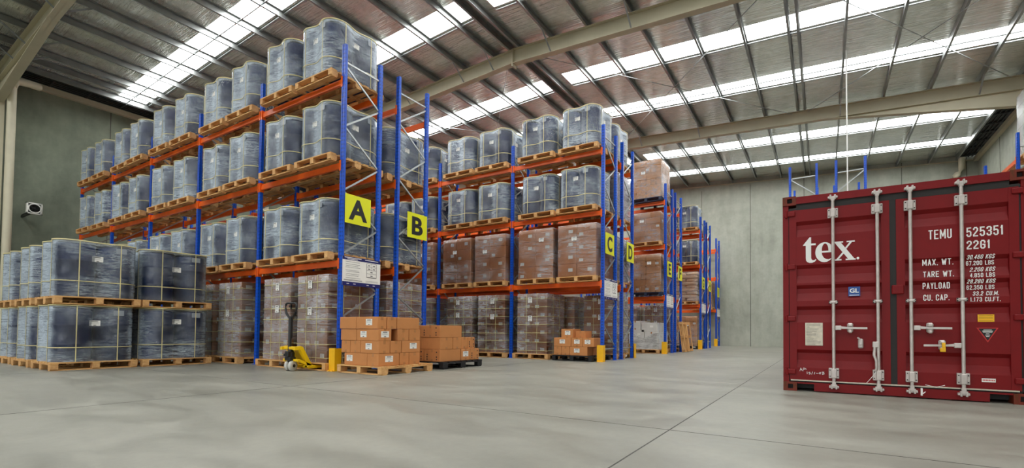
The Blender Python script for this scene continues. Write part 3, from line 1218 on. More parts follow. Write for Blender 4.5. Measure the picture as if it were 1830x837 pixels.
# (rack, centre x, label)
for x, yc, lab, s in [
        (-8.49, None, 'tall strapped carton load on the floor of rack A beside the yellow-guarded post', 0),
        (-9.71, None, 'tall strapped carton load behind the pallet jack handle, floor of rack A', 1),
        (-11.62, None, 'tall strapped carton load just past the second post of rack A', 0),
        (-12.86, None, 'dim carton load on rack A floor, nearest the stacked drums', 1)]:
    y = RY['A'] + DEPTH / 2 - 0.02
    pallet(x, y, 0, 0, 'timber pallet carrying the ' + lab.replace('tall strapped ', ''), group='floor pallets of rack A')
    tall_load(x, y, lab, 'carton loads on the floor of rack A', s)
for k, x in enumerate((slot_x('B', 0), slot_x('B', 1))):
    y = RY['B'] + DEPTH / 2 + 0.02
    pallet(x, y, 0, 0, 'timber pallet under the %s floor carton load from the end of rack B' % ORD[k], group='floor pallets of rack B')
    tall_load(x, y, '%s strapped carton load from the aisle end on the floor of rack B' % ORD[k], 'carton loads on the floor of rack B', k)
for k, x in enumerate((-7.0, -8.41, -9.64, -11.3, -12.55)):
    y = RY['C'] + DEPTH / 2 + (0.0 if k else 0.02)
    pallet(x, y, 0, 0, 'timber pallet under the %s strapped floor load from the boxes of rack C' % ORD[k], group='floor pallets of rack C')
    tall_load(x, y, '%s strapped carton load on the floor of rack C, counting from the small boxes' % ORD[k], 'carton loads on the floor of rack C', k)
pallet(-5.55, RY['D'] + DEPTH / 2 + 0.05, 0, 0, 'timber pallet on the floor of rack D behind the small boxes')
tall_load(-5.55, RY['D'] + DEPTH / 2 + 0.05, 'strapped carton load standing behind the small boxes, floor of rack D', None, 1)
for k in (1, 2, 3):
    pallet(slot_x('D', k), RY['D'] + DEPTH / 2 + 0.05, 0, 0, 'timber pallet under the %s floor carton load from the end of rack D' % ORD[k], group='floor pallets of rack D')
    tall_load(slot_x('D', k), RY['D'] + DEPTH / 2 + 0.05, '%s strapped carton load from the aisle end on the floor of rack D' % ORD[k], 'carton loads on the floor of rack D', k)

# wide wrapped loads without straps: rack C lowest beams, racks D to I
LW = 0.565


def wide_set(w, d_, nx, ny, nl, h, m, seed, labs):
    cw, cd = w / nx, d_ / ny
    a = carton_mesh(cw - 0.007, cd - 0.007, h - 0.004, m, labs[0], c=0.008)
    c = carton_mesh(cw - 0.007, cd - 0.007, h - 0.004, m, labs[1], c=0.008)
    return dict(w=w, d=d_, nx=nx, ny=ny, nl=nl, h=h, a=a, b=c, film=[carton_film(w / 2 + 0.003, d_ / 2 + 0.003, nl * h + 0.004, seed + i, FILM_L) for i in (0, 1)])


W_C = wide_set(1.12, 1.12, 2, 2, 4, 0.338, CARD_C, 21, ([('-y', 0.1, 0.17, 0.13, 0.09), ('x', 0.1, 0.16, 0.13, 0.09)], [('-y', -0.15, 0.08, 0.12, 0.08)]))
W_E = wide_set(1.10, 1.10, 3, 2, 6, 0.228, CARD_E, 31, ([], [('-y', 0.05, 0.12, 0.12, 0.08), ('x', 0.1, 0.12, 0.12, 0.08)]))
W_E3 = wide_set(1.10, 1.10, 3, 2, 5, 0.215, CARD_L, 41, ([], [('-y', 0.08, 0.12, 0.12, 0.08)]))


def wide_load(S, x, y, z, label, group=None, seed=0, film=True):
    t = thing('wrapped_carton_load', label, 'wrapped cartons', (x, y, z), random.uniform(-0.02, 0.02), group)
    rr_ = random.Random(seed + 50)
    for k in range(S['nl']):
        for i in range(S['nx']):
            for j in range(S['ny']):
                cx = (i + 0.5) * S['w'] / S['nx'] - S['w'] / 2
                cy_ = (j + 0.5) * S['d'] / S['ny'] - S['d'] / 2
                turn = S['nx'] == 3 and k % 2 == 1          # every other layer lies the other way round
                inst('carton', S['b'] if rr_.random() < 0.3 else S['a'], t, (-cy_ if turn else cx, cx if turn else cy_, 0.001 + k * S['h']), (0, 0, PI / 2 if turn else 0))
    if film:
        inst('stretch_film', S['film'][seed % 2], t)
    inst('shipping_label', L_SMALL, t, (rr_.uniform(-0.2, 0.2), -S['d'] / 2 - 0.016, S['h'] * S['nl'] * rr_.uniform(0.62, 0.8)))
    return t


for k in range(6):
    x, y, z = slot_x('C', k), RY['C'] + DEPTH / 2, lev_z('C', 1)
    pallet(x, y, z, 0, 'timber pallet under the %s carton load from the aisle end, lowest beam of rack C' % ORD[k], group='pallets on the lowest beams of rack C')
    wide_load(W_C, x, y, z + PH + 0.001, 'film-wrapped brown carton load, %s from the aisle end on the lowest beams of rack C' % ORD[k], 'carton loads on the lowest beams of rack C', k)
xe, ye = -5.56, RY['E'] + DEPTH / 2
for lv, S, kind in ((3, W_E, 'dark blue plastic'), (2, W_E3, 'timber'), (1, W_E, 'dark blue plastic')):
    z = lev_z('E', lv)
    pallet(xe, ye, z, 0, '%s pallet on the %s beams at the end of rack E' % (kind, LEVN[lv]), kind)
    wide_load(S, xe, ye, z + PH + 0.001, 'tan cartons stacked and wrapped on the %s beams at the end of rack E' % LEVN[lv], None, lv)
xg, yg = -5.55, RY['G'] + DEPTH / 2
pallet(xg, yg, 0, 0, 'black plastic pallet on the floor at the end of rack G', 'black plastic')
wide_load(W_E, xg, yg, PH + 0.001, 'wrapped brown carton load on the floor beside the guard of rack G', None, 4)
yi = RY['I'] + DEPTH / 2
pallet(-6.0, yi, lev_z('I', 1), 0, 'timber pallet on the lowest beams of rack I')
wide_load(W_E, -6.0, yi, lev_z('I', 1) + PH + 0.001, 'brown carton load on the lowest beams of rack I', None, 5)


# sacks
def sack_mesh(w, d_, h, seed, m):
    rr_ = random.Random(seed)
    b_ = MB()
    rings = []
    for k in range(9):
        a = -PI / 2 + PI * k / 8
        zz = h / 2 + h / 2 * math.copysign(abs(math.sin(a)) ** 0.7, math.sin(a))
        s = max(0.3, abs(math.cos(a)) ** 0.28) if abs(math.cos(a)) > 1e-6 else 0.3
        ring = []
        for i in range(24):
            t = 2 * PI * i / 24
            ct, st = math.cos(t), math.sin(t)
            x = w / 2 * math.copysign(abs(ct) ** 0.35, ct) * s
            y = d_ / 2 * math.copysign(abs(st) ** 0.35, st) * s
            ring.append((x * (1 + rr_.uniform(-0.02, 0.02)), y * (1 + rr_.uniform(-0.02, 0.02)), zz * (1 + rr_.uniform(-0.04, 0.04))))
        rings.append(ring)
    b_.loft(rings, 0, True, True)
    return b_.mesh('sack', m)


def sack_load(x, y, z, n, m, filmm, label, seed):
    t = thing('wrapped_sack_load', label, 'wrapped sacks', (x, y, z))
    rr_ = random.Random(seed)
    mes = [sack_mesh(0.56, 1.08, 0.165, seed + i, m) for i in range(3)]
    for k in range(n):
        for s in (-1, 1):
            if k % 2:
                inst('sack', mes[rr_.randrange(3)], t, (rr_.uniform(-0.02, 0.02), s * 0.275, k * 0.15), (0, 0, PI / 2 + rr_.uniform(-0.03, 0.03)))
            else:
                inst('sack', mes[rr_.randrange(3)], t, (s * 0.275, rr_.uniform(-0.02, 0.02), k * 0.15), (0, 0, rr_.uniform(-0.03, 0.03)))
    inst('stretch_film', carton_film(0.575, 0.575, n * 0.15 + 0.03, seed, filmm), t)


z = lev_z('G', 1)
pallet(xg, yg, z, 0, 'timber pallet beneath the paper sacks on rack G')
sack_load(xg, yg, z + PH + 0.001, 9, SACK, FILM_L, 'pile of tan paper sacks on the lowest beams at the end of rack G', 5)
yd = RY['D'] + DEPTH / 2
for lv in (1, 2):
    z = lev_z('D', lv)
    pallet(-5.55, yd, z, 0, 'timber pallet beneath the sack load on the %s beams of rack D' % LEVN[lv])
    sack_load(-5.55, yd, z + PH + 0.001, 8, SACK_G, FILM_C, 'film-wrapped grey sack load on the %s beams at the end of rack D' % LEVN[lv], 60 + lv)

yf = RY['F'] + DEPTH / 2 + 0.03
for k in (0, 1):
    pallet(slot_x('F', k), yf, 0, 0, 'timber pallet under the %s floor carton load from the end of rack F' % ORD[k], group='floor pallets of rack F')
    tall_load(slot_x('F', k), yf, '%s carton load from the aisle end on the floor of rack F' % ORD[k], 'carton loads on the floor of rack F', k)

# half-unwrapped pale cartons on the floor of rack E
pallet(-5.64, ye, 0, 0, 'timber pallet under the pale half-unwrapped cartons of rack E')
t = thing('wrapped_carton_load', 'pale grey cartons with sagging white film on the floor of rack E', 'wrapped cartons', (-5.64, ye, PH + 0.001))
rr_ = random.Random(9)
for (x0, x1, z0, z1) in ((-0.55, -0.02, 0, 0.34), (0.0, 0.55, 0, 0.34), (-0.54, 0.02, 0.342, 0.70), (0.04, 0.55, 0.342, 0.62), (-0.52, -0.12, 0.702, 1.02), (-0.08, 0.52, 0.622, 0.96)):
    for (y0, y1) in ((-0.55, -0.02), (0.0, 0.55)):
        me = carton_mesh(x1 - x0, y1 - y0, z1 - z0, CARD_G, [('-y', 0.08, 0.2, 0.12, 0.07)] if rr_.random() < 0.5 else [])
        inst('carton', me, t, ((x0 + x1) / 2, (y0 + y1) / 2, z0 + 0.001))
b = MB()
rings = []
base = carton_film  # film skirt round the lower two thirds with a sagging upper edge
NP = 72
for k in range(8):
    ring = []
    for i in range(NP):
        a = 2 * PI * i / NP
        ca, sa = math.cos(a), math.sin(a)
        r = 0.585 / max(abs(ca), abs(sa)) * (1 - 0.05 * abs(math.sin(2 * a)) ** 3)
        topz = 0.66 - 0.22 * max(0, math.cos((a + PI / 2) * 1.0)) ** 2 + 0.05 * math.sin(5 * a)
        ring.append((ca * r * (1 + rr_.uniform(-0.012, 0.02)), sa * r * (1 + rr_.uniform(-0.012, 0.02)), topz * k / 7))
    rings.append(ring)
b.loft(rings, 0, True)
b.tube([Vector(p) * 1.01 for p in rings[-1]] + [Vector(rings[-1][0]) * 1.01], 0.010, 6)
b.obj('stretch_film', [FILM_W], t)

# timber pallet leaning on the end of rack F
pallet(XC + 0.27, 18.02, 0.600, 0, 'timber pallet leaning on its edge against the end post of rack F', rot=(0, -PI / 2 - 0.13, 0))


# ------------------------------------------------------------------ loose cartons on floor pallets
L_SHIP = label_mesh(0.16, 0.105, 3)


def box_thing(x0, x1, y0, y1, z0, z1, label, group, lab=None, m=CARD_L, print_=None):
    cx, cy_ = (x0 + x1) / 2, (y0 + y1) / 2
    w, d_, h = x1 - x0 - 0.004, y1 - y0 - 0.004, z1 - z0 - 0.003
    t = thing('cardboard_box', label, 'box', (cx, cy_, z0 + 0.001), random.uniform(-0.006, 0.006), group)
    b_ = MB()
    b_.cbox(-w / 2, w / 2, -d_ / 2, d_ / 2, 0, h, 0.006)
    b_.obj('carton_body', [m], t)
    b_ = MB()
    if w >= d_:
        b_.box(-w / 2 - 0.0008, w / 2 + 0.0008, -0.025, 0.025, h - 0.055, h + 0.0008)
        b_.box(-w / 2 - 0.0008, w / 2 + 0.0008, -0.025, 0.025, 0.0, 0.05)
    else:
        b_.box(-0.025, 0.025, -d_ / 2 - 0.0008, d_ / 2 + 0.0008, h - 0.055, h + 0.0008)
        b_.box(-0.025, 0.025, -d_ / 2 - 0.0008, d_ / 2 + 0.0008, 0.0, 0.05)
    b_.obj('tape', [TAPE], t)
    for face, u in (lab or []):
        if face == '-y':
            inst('shipping_label', L_SHIP, t, (u, -d_ / 2 - 0.0003, h * 0.56))
        else:
            inst('shipping_label', L_SHIP, t, (w / 2 + 0.0003, u, h * 0.56), (0, 0, PI / 2))
    if print_:
        b_ = MB()
        for face in print_:
            for s in (-1, 1):
                for q in range(4):
                    zc = h * (0.2 + 0.2 * q)
                    if (q + (s > 0)) % 4 == 3:
                        continue
                    if face == '-y':
                        u = s * w * 0.30
                        b_.box(u - 0.012 - 0.004 * (q % 2), u + 0.012, -d_ / 2 - 0.0008, -d_ / 2, zc - 0.016, zc + 0.010)
                    else:
                        u = s * d_ * 0.30
                        b_.box(w / 2, w / 2 + 0.0008, u - 0.012 - 0.004 * (q % 2), u + 0.012, zc - 0.016, zc + 0.010)
        b_.obj('printed_mark', [INK], t)
    return t


Z1 = PH + 0.001
LA = [Z1, Z1 + 0.215, Z1 + 0.43, Z1 + 0.635, Z1 + 0.845]
GA = 'boxes on the pallet beneath sign A'
PA = 'on the pallet beneath sign A'
pallet(-6.985, 5.70, 0, 0.015, 'timber pallet of loose brown boxes in front of the end of rack A')
A_BOX = [
    (0, -7.42, -6.80, 5.15, 5.44, [('-y', -0.16)], 'long box with white label, bottom front %s'),
    (0, -6.80, -6.505, 5.15, 5.585, [('x', 0.0)], 'bottom corner box with white label on its side %s'),
    (0, -6.93, -6.505, 5.59, 5.805, None, 'narrow box, second along the bottom side %s'),
    (0, -6.93, -6.505, 5.81, 6.06, None, 'far bottom side box %s'),
    (0, -7.42, -6.94, 5.45, 6.06, None, 'bottom box at the back %s'),
    (1, -7.51, -7.26, 5.15, 5.57, None, 'narrow outermost front box of the second layer %s'),
    (1, -7.255, -6.985, 5.15, 5.57, None, 'narrow front box second from the guard, second layer %s'),
    (1, -6.98, -6.505, 5.15, 5.385, [('-y', -0.02)], 'second-layer corner box with white label in front %s'),
    (1, -6.93, -6.505, 5.39, 5.63, None, 'second-layer side box next to the corner %s'),
    (1, -6.78, -6.505, 5.635, 6.06, [('x', 0.05)], 'second-layer far side box with white label %s'),
    (1, -7.50, -6.94, 5.58, 6.06, None, 'second-layer box at the back %s'),
    (2, -7.53, -7.10, 5.15, 5.43, None, 'plain front box of the third layer %s'),
    (2, -7.095, -6.515, 5.15, 5.42, [('-y', -0.10), ('x', 0.0)], 'third-layer corner box with two white labels %s'),
    (2, -6.93, -6.51, 5.545, 5.80, None, 'third-layer side box just past the gap %s'),
    (2, -6.93, -6.505, 5.805, 6.06, None, 'third-layer far side box %s'),
    (2, -7.50, -6.94, 5.45, 6.06, None, 'third-layer box at the back %s'),
    (3, -7.55, -7.10, 5.14, 5.56, None, 'plain front box of the top layer %s'),
    (3, -7.095, -6.53, 5.14, 5.325, [('-y', 0.06)], 'top front corner box with white label %s'),
    (3, -6.95, -6.515, 5.33, 5.525, None, 'top side box next to the corner %s'),
    (3, -6.95, -6.51, 5.53, 6.04, None, 'long top side box, farthest and highest %s'),
]
for lay, x0, x1, y0, y1, lab, name in A_BOX:
    box_thing(x0, x1, y0, y1, LA[lay], LA[lay + 1], 'brown ' + name % PA, GA, lab)
pallet(-7.0, 7.15, 0, 0, 'black plastic pallet of brown boxes in front of the end of rack B', 'black plastic')
LB = [Z1, Z1 + 0.24, Z1 + 0.48, Z1 + 0.72]
GB = 'boxes on the pallet beneath sign B'
PB = 'on the pallet beneath sign B'
B_BOX = [
    (0, -7.30, -6.95, 6.57, 6.86, None, ('-y',), 'marked bottom box behind the sign A boxes %s'),
    (0, -6.945, -6.51, 6.57, 7.16, None, ('-y',), 'large bottom corner box with ink marks %s'),
    (0, -6.90, -6.50, 7.17, 7.44, [('x', 0.0)], None, 'bottom box with white label on its side %s'),
    (0, -6.90, -6.50, 7.445, 7.73, None, ('x',), 'farthest bottom box with ink marks %s'),
    (0, -7.55, -6.95, 6.87, 7.70, None, None, 'bottom box at the back %s'),
    (1, -7.40, -7.05, 6.58, 6.95, None, None, 'plain middle box nearest sign A boxes %s'),
    (1, -7.045, -6.51, 6.58, 6.93, None, None, 'plain middle corner box %s'),
    (1, -6.93, -6.51, 6.935, 7.18, None, None, 'narrow middle side box %s'),
    (1, -6.93, -6.53, 7.19, 7.40, None, None, 'stepped-back middle box with plain side %s'),
    (1, -6.93, -6.53, 7.405, 7.62, None, ('x',), 'stepped-back middle box with ink marks %s'),
    (2, -7.40, -7.06, 6.57, 6.95, None, ('-y',), 'marked top box nearest the sign A boxes %s'),
    (2, -7.055, -6.51, 6.57, 7.19, None, ('-y',), 'large top corner box with ink marks in front %s'),
]
for lay, x0, x1, y0, y1, lab, pr, name in B_BOX:
    box_thing(x0, x1, y0, y1, LB[lay], LB[lay + 1], 'brown ' + name % PB, GB, lab, print_=pr)
pallet(-5.62, 10.90, 0, 0, 'black plastic pallet of small boxes beside the guard of rack C', 'black plastic')
LC = [Z1, Z1 + 0.228, Z1 + 0.456, Z1 + 0.684]
GC = 'small boxes on the floor of rack C'
PC = 'at the foot of rack C'
C_BOX = [
    (0, -6.19, -5.965, 10.38, 10.75, None, 'outermost narrow bottom box %s'),
    (0, -5.96, -5.715, 10.38, 10.75, None, 'second narrow bottom box %s'),
    (0, -5.71, -5.20, 10.38, 10.70, [('-y', -0.05)], 'bottom box with white label beside the guard %s'),
    (0, -5.71, -5.20, 10.71, 11.10, None, 'bottom box behind the labelled one %s'),
    (1, -6.19, -5.68, 10.38, 10.72, [('-y', 0.0)], 'middle labelled box farthest from the guard %s'),
    (1, -5.67, -5.335, 10.38, 10.80, [('-y', 0.0)], 'middle box with white label between two others %s'),
    (1, -5.33, -5.05 + 0.03, 10.38, 10.85, [('-y', -0.02)], 'middle box with white label nearest the guard %s'),
    (2, -5.98, -5.63, 10.40, 10.85, [('-y', 0.02)], 'topmost box with white label %s'),
    (2, -5.625, -5.33, 10.52, 10.90, None, 'plain top box set back %s'),
]
for lay, x0, x1, y0, y1, lab, name in C_BOX:
    z0, z1 = LC[lay], LC[lay + 1]
    if lay == 2 and lab is None:
        z1 = z0 + 0.18
    box_thing(x0, x1, y0, y1, z0, z1, 'small brown ' + name % PC, GC, lab)


# ------------------------------------------------------------------ pallet jack
t = thing('pallet_jack', 'yellow hand pallet jack with black handle parked at rack A', 'pallet jack', (-8.49, 4.88, 0))
b = MB()
for s in (-1, 1):
    x0 = s * 0.19
    b.cbox(x0 - 0.08, x0 + 0.08, 0.10, 1.15, 0.062, 0.099, 0.006)
    b.box(x0 - 0.08, x0 - 0.07, 0.10, 1.12, 0.045, 0.064)
    b.box(x0 + 0.07, x0 + 0.08, 0.10, 1.12, 0.045, 0.064)
b.obj('forks', [JACK_Y], t)
b = MB()
# sloping frame over the fork heels
prof = [(-0.13, 0.44), (-0.02, 0.46), (0.02, 0.44), (0.20, 0.10), (0.20, 0.062), (0.10, 0.062), (0.10, 0.12), (-0.02, 0.385), (-0.13, 0.385)]
for x0, x1 in ((0.17, 0.235), (-0.235, -0.17)):
    n = len(prof)
    vs = [(x0, y, z) for y, z in prof] + [(x1, y, z) for y, z in prof]
    fs = [tuple(range(n)), tuple(range(2 * n - 1, n - 1, -1))] + [(i + n, (i + 1) % n + n, (i + 1) % n, i) for i in range(n)]
    b.add(vs, fs)
b.cbox(-0.20, 0.20, -0.10, 0.02, 0.39, 0.445, 0.01)
vs = [(-0.20, 0.015, 0.42), (0.20, 0.015, 0.42), (0.20, 0.15, 0.165), (-0.20, 0.15, 0.165), (-0.20, 0.005, 0.41), (0.20, 0.005, 0.41), (0.20, 0.14, 0.155), (-0.20, 0.14, 0.155)]
b.add(vs, [(0, 1, 2, 3), (7, 6, 5, 4), (0, 4, 5, 1), (1, 5, 6, 2), (2, 6, 7, 3), (3, 7, 4, 0)])
b.obj('lift_frame', [JACK_Y], t)
b = MB()
b.bar((0.22, -0.05, 0.20), (0.22, 0.18, 0.09), 0.03, 0.05)
b.bar((-0.22, -0.05, 0.20), (-0.22, 0.18, 0.09), 0.03, 0.05)
b.bar((-0.24, -0.05, 0.20), (0.24, -0.05, 0.20), 0.04, 0.04)
b.obj('push_rod', [JACK_Y], t)
b = MB()
b.lathe([(0.055, 0.16), (0.06, 0.18), (0.06, 0.33), (0.045, 0.35), (0.03, 0.42), (0.02, 0.43)], 14, 0, (0, -0.06, 0))
b.cbox(-0.09, 0.09, -0.13, -0.02, 0.19, 0.26, 0.01)
b.cbox(-0.05, 0.05, -0.15, -0.04, 0.26, 0.36, 0.01)
b.bar((-0.13, -0.10, 0.29), (0.02, -0.10, 0.29), 0.05, 0.05)
b.obj('hydraulic_pump', [JACK_K], t)
for s in (-1, 1):
    b = MB()
    b.lathe([(0.05, -0.028), (0.088, -0.026), (0.095, -0.018), (0.095, 0.018), (0.088, 0.026), (0.05, 0.028)], 22, 0, (0, 0, 0), 'x')
    b.lathe([(0.03, -0.034), (0.03, 0.034)], 12, 1, (0, 0, 0), 'x')
    b.obj('steer_wheel', [WHEEL, JACK_K], t, (s * 0.06, -0.06, 0.095), (0, 0, 0.35))
b = MB()
b.box(-0.02, 0.02, -0.075, -0.045, 0.08, 0.17)
b.bar((-0.09, -0.06, 0.095), (0.09, -0.06, 0.095), 0.025, 0.025)
b.obj('axle', [JACK_K], t)
b = MB()
b.tube([(-0.02, -0.08, 0.33), (-0.05, -0.05, 0.98)], 0.028, 10)
b.tube([(-0.045, -0.055, 0.60), (-0.05, -0.05, 1.0)], 0.036, 10)
b.obj('handle_shaft', [JACK_K], t)
b = MB()
lx, lz = -0.05, 0.96
loop = [(0.0, 0.0), (-0.06, 0.03), (-0.13, 0.10), (-0.155, 0.18), (-0.15, 0.26), (-0.11, 0.285), (0.11, 0.285), (0.15, 0.26), (0.155, 0.18), (0.13, 0.10), (0.06, 0.03), (0.0, 0.0)]
b.tube([(lx + x * 1.15, -0.05, lz + z_) for x, z_ in loop], 0.02, 8)
b.obj('handle_loop', [JACK_K], t)
b = MB()
b.bar((lx, -0.05, 1.13), (lx, -0.05, 1.24), 0.02, 0.02)
b.bar((lx - 0.05, -0.05, 1.19), (lx + 0.01, -0.05, 1.19), 0.025, 0.03)
b.obj('release_lever', [JACK_K], t)

# ------------------------------------------------------------------ wall fan
t = thing('wall_fan', 'square black fan with pale ring on the dim concrete wall', 'fan', (XL + 0.9, 4.25, 4.60))
b = MB()
for y0, y1, z0, z1 in ((-0.17, 0.17, -0.18, -0.15), (-0.17, 0.17, 0.15, 0.18), (-0.17, -0.14, -0.18, 0.18), (0.14, 0.17, -0.18, 0.18)):
    b.box(-0.12, 0.02, y0, y1, z0, z1)
b.box(-0.12, -0.11, -0.15, 0.15, -0.16, 0.16)
b.obj('housing', [PAPER_G], t)
b = MB()
b.box(-0.108, -0.10, -0.14, 0.14, -0.15, 0.15)
for k in range(5):
    a = 2 * PI * k / 5
    b.bar((-0.03, 0.03 * math.cos(a), 0.03 * math.sin(a)), (-0.05, 0.115 * math.cos(a), 0.115 * math.sin(a)), 0.05, 0.006, 0, (1, 0.4, 0))
b.lathe([(0.0, -0.09), (0.035, -0.08), (0.035, 0.0), (0.01, 0.01)], 12, 0, (0, 0, 0), 'x')
b.obj('impeller', [JACK_K], t)
b = MB()
pts = [(0.025, 0.135 * math.cos(2 * PI * k / 24), 0.14 * math.sin(2 * PI * k / 24)) for k in range(25)]
b.tube(pts, 0.016, 6)
b.obj('ring', [PAPER_G], t)
b = MB()
b.bar((-0.90 + 0.003, -0.10, -0.18), (-0.06, -0.10, -0.18), 0.05, 0.05)
b.bar((-0.90 + 0.003, -0.10, -0.14), (-0.10, 0.0, -0.02), 0.04, 0.04)
b.obj('wall_bracket', [JACK_K], t)

# ------------------------------------------------------------------ shipping container
KX, KY, KR = -0.4666, 6.7882, 0.0128
W, H, LEN = 2.438, 2.591, 6.058
t = thing('shipping_container', 'dark red steel shipping container with closed double doors and white lettering', 'container', (KX, KY, 0), KR)
b = MB()
# posts, headers, sills (front frame) and the box behind
b.box(0.0, 0.07, 0.01, 0.17, 0.118, H - 0.118)
b.box(W - 0.07, W, 0.01, 0.17, 0.118, H - 0.118)
b.box(0.162, W - 0.162, 0.0, 0.12, H - 0.105, H - 0.012)
b.box(0.162, W - 0.162, 0.02, 0.12, H - 0.18, H - 0.105, 1)
b.box(0.36, 2.08, 0.0, 0.14, 0.012, 0.118)
for x0, x1 in ((0.165, 0.36), (2.08, 2.275)):
    b.box(x0, x1, 0.0, 0.14, 0.10, 0.118)
    b.box(x0, x1, 0.13, 0.14, 0.03, 0.10, 1)
b.obj('end_frame', [CRED, GASKET], t)
b = MB()
# corrugated side walls, roof and floor underframe
for xs_, sg in ((0.03, -1), (W - 0.03, 1)):
    y = 0.2
    pr = []
    while y < LEN - 0.3:
        pr += [(y, 0), (y + 0.07, 0), (y + 0.14, -0.036 * sg), (y + 0.21, -0.036 * sg)]
        y += 0.278
    pr.append((LEN - 0.15, 0))
    r0 = [(xs_ + o_, yy, 0.16) for yy, o_ in pr]
    r1 = [(xs_ + o_, yy, H - 0.10) for yy, o_ in pr]
    b.loft([r0, r1], 0, False, False, False)
    b.box(xs_ - 0.03, xs_ + 0.03, 0.16, LEN - 0.16, 0.012, 0.16)
    b.box(xs_ - 0.03, xs_ + 0.03, 0.16, LEN - 0.16, H - 0.10, H - 0.03)
b.box(0.05, W - 0.05, 0.12, LEN - 0.05, H - 0.05, H - 0.035)
b.box(0.05, W - 0.05, 0.16, LEN - 0.05, 0.11, 0.15)
b.box(0.16, W - 0.16, LEN - 0.06, LEN - 0.02, 0.012, H - 0.03)
b.box(0.0, 0.16, LEN - 0.18, LEN, 0.118, H - 0.118)
b.box(W - 0.16, W, LEN - 0.18, LEN, 0.118, H - 0.118)
b.obj('box_shell', [CRED], t)
# corner castings with their oval holes
for x0 in (0.0, W - 0.162):
    for y0 in (-0.006, LEN - 0.172):
        for z0 in (0.0, H - 0.118):
            b = MB()
            X, Y, Z_ = 0.162, 0.178, 0.118
            hx0, hx1, hz0, hz1 = 0.055, 0.115, 0.03, 0.09
            for (a0, a1, c0, c1) in ((0, X, 0, hz0), (0, X, hz1, Z_), (0, hx0, hz0, hz1), (hx1, X, hz0, hz1)):
                b.box(a0, a1, 0, Y, c0, c1)
            b.box(hx0, hx1, 0.05, Y, hz0, hz1, 1)
            b.obj('corner_casting', [CRUST, GASKET], t, (x0, y0, z0))
# doors: frame with ribbed panel
RIB = [(0.120, 0.0), (0.31, 0.0), (0.345, 0.04), (0.49, 0.04), (0.53, 0.0)]


def door(x0, x1, name):
    b_ = MB()
    fr = 0.085
    y0, y1 = 0.012, 0.062
    zb, zt = 0.145, H - 0.185
    b_.box(x0, x0 + fr, y0, y1, zb, zt)
    b_.box(x1 - fr, x1, y0, y1, zb, zt)
    # profile up the panel: five recessed ribs
    prof = [(zb, 0.0)]
    for zl, zm, zh, ze in ((0.31, 0.345, 0.49, 0.549), (0.906, 0.94, 1.055, 1.117), (1.191, 1.225, 1.335, 1.398), (1.426, 1.465, 1.60, 1.665), (2.045, 2.085, 2.18, 2.248)):
        prof += [(zl, 0.0), (zl + 0.10, 0.038), (ze - 0.045, 0.038), (ze, 0.0)]
    prof.append((zt, 0.0))
    r0 = [(x0 + fr, y0 + 0.004 + d_, z_) for z_, d_ in prof]
    r1 = [(x1 - fr, y0 + 0.004 + d_, z_) for z_, d_ in prof]
    b_.loft([r0, r1], 0, False, False, False)
    # end cheeks that close the ribs
    for xx in (x0 + fr, x1 - fr):
        vs = [(xx, y0 + 0.004 + d_, z_) for z_, d_ in prof] + [(xx, y1, prof[-1][0]), (xx, y1, zb)]
        b_.add(vs, [tuple(range(len(vs)))])
    return b_.obj(name, [CRED], t)


dl = door(0.078, 1.180, 'door')
dr = door(1.245, 2.350, 'door')
b = MB()
b.box(1.180, 1.245, 0.018, 0.06, 0.125, H - 0.16)
b.box(0.07, 0.085, 0.022, 0.06, 0.13, H - 0.16)
b.box(2.343, W - 0.068, 0.022, 0.06, 0.13, H - 0.16)
b.box(0.078, 2.36, 0.016, 0.06, H - 0.188, H - 0.155)
b.box(0.078, 2.36, 0.026, 0.06, 0.119, 0.146)
b.obj('door_gasket', [GASKET], t)
b = MB()
b.box(0.09, 2.33, 0.006, 0.024, 0.135, 0.150)
b.obj('door_drip_strip', [PLATE], t)
for x in (0.02, 2.29):
    for z_ in (2.355, 1.645, 0.955, 0.255):
        b = MB()
        b.cbox(x, x + 0.13, -0.012, 0.015, z_ - 0.033, z_ + 0.033, 0.008)
        b.lathe([(0.017, -0.045), (0.017, 0.045)], 10, 0, (x + (0.025 if x < 1 else 0.105), -0.006, z_))
        b.obj('hinge', [CRED], t)
b = MB()
b.cbox(1.193, 1.315, -0.02, 0.012, 1.245, 1.355, 0.008)
b.obj('lock_tab', [CRED], t)
for x in (0.582, 1.052, 1.379, 1.852):
    b = MB()
    b.tube([(x, -0.03, 0.10), (x, -0.03, H - 0.075)], 0.0185, 12)
    rod = b.obj('lock_rod', [ROD], t)
    for zc, hh, ww in ((2.31, 0.12, 0.115), (0.255, 0.13, 0.115), (1.162, 0.04, 0.095)):
        b = MB()
        b.cbox(x - ww / 2, x + ww / 2, -0.022, 0.012, zc - hh / 2, zc + hh / 2, 0.004)
        b.cbox(x - 0.028, x + 0.028, -0.055, -0.022, zc - hh / 2 + 0.006, zc + hh / 2 - 0.006, 0.006)
        for sx in (-1, 1):
            for sz in (-1, 1):
                b.lathe([(0.007, -0.028), (0.007, -0.022)], 8, 1, (x + sx * 0.043, 0, zc + sz * hh * 0.3), 'y')
        b.obj('rod_bracket', [ROD, GASKET], rod)
    for zc in (2.515, 0.085):
        b = MB()
        b.cbox(x - 0.055, x + 0.055, -0.04, 0.004, zc - 0.018, zc + 0.012, 0.005)
        b.cbox(x - 0.035, x - 0.015, -0.05, -0.005, zc - 0.03, zc + 0.03, 0.004)
        b.cbox(x + 0.015, x + 0.035, -0.05, -0.005, zc - 0.03, zc + 0.03, 0.004)
        b.cbox(x - 0.022, x + 0.022, -0.048, -0.012, zc - 0.05 if zc > 1 else zc, zc if zc > 1 else zc + 0.07, 0.004)
        b.obj('cam_end', [ROD], rod)


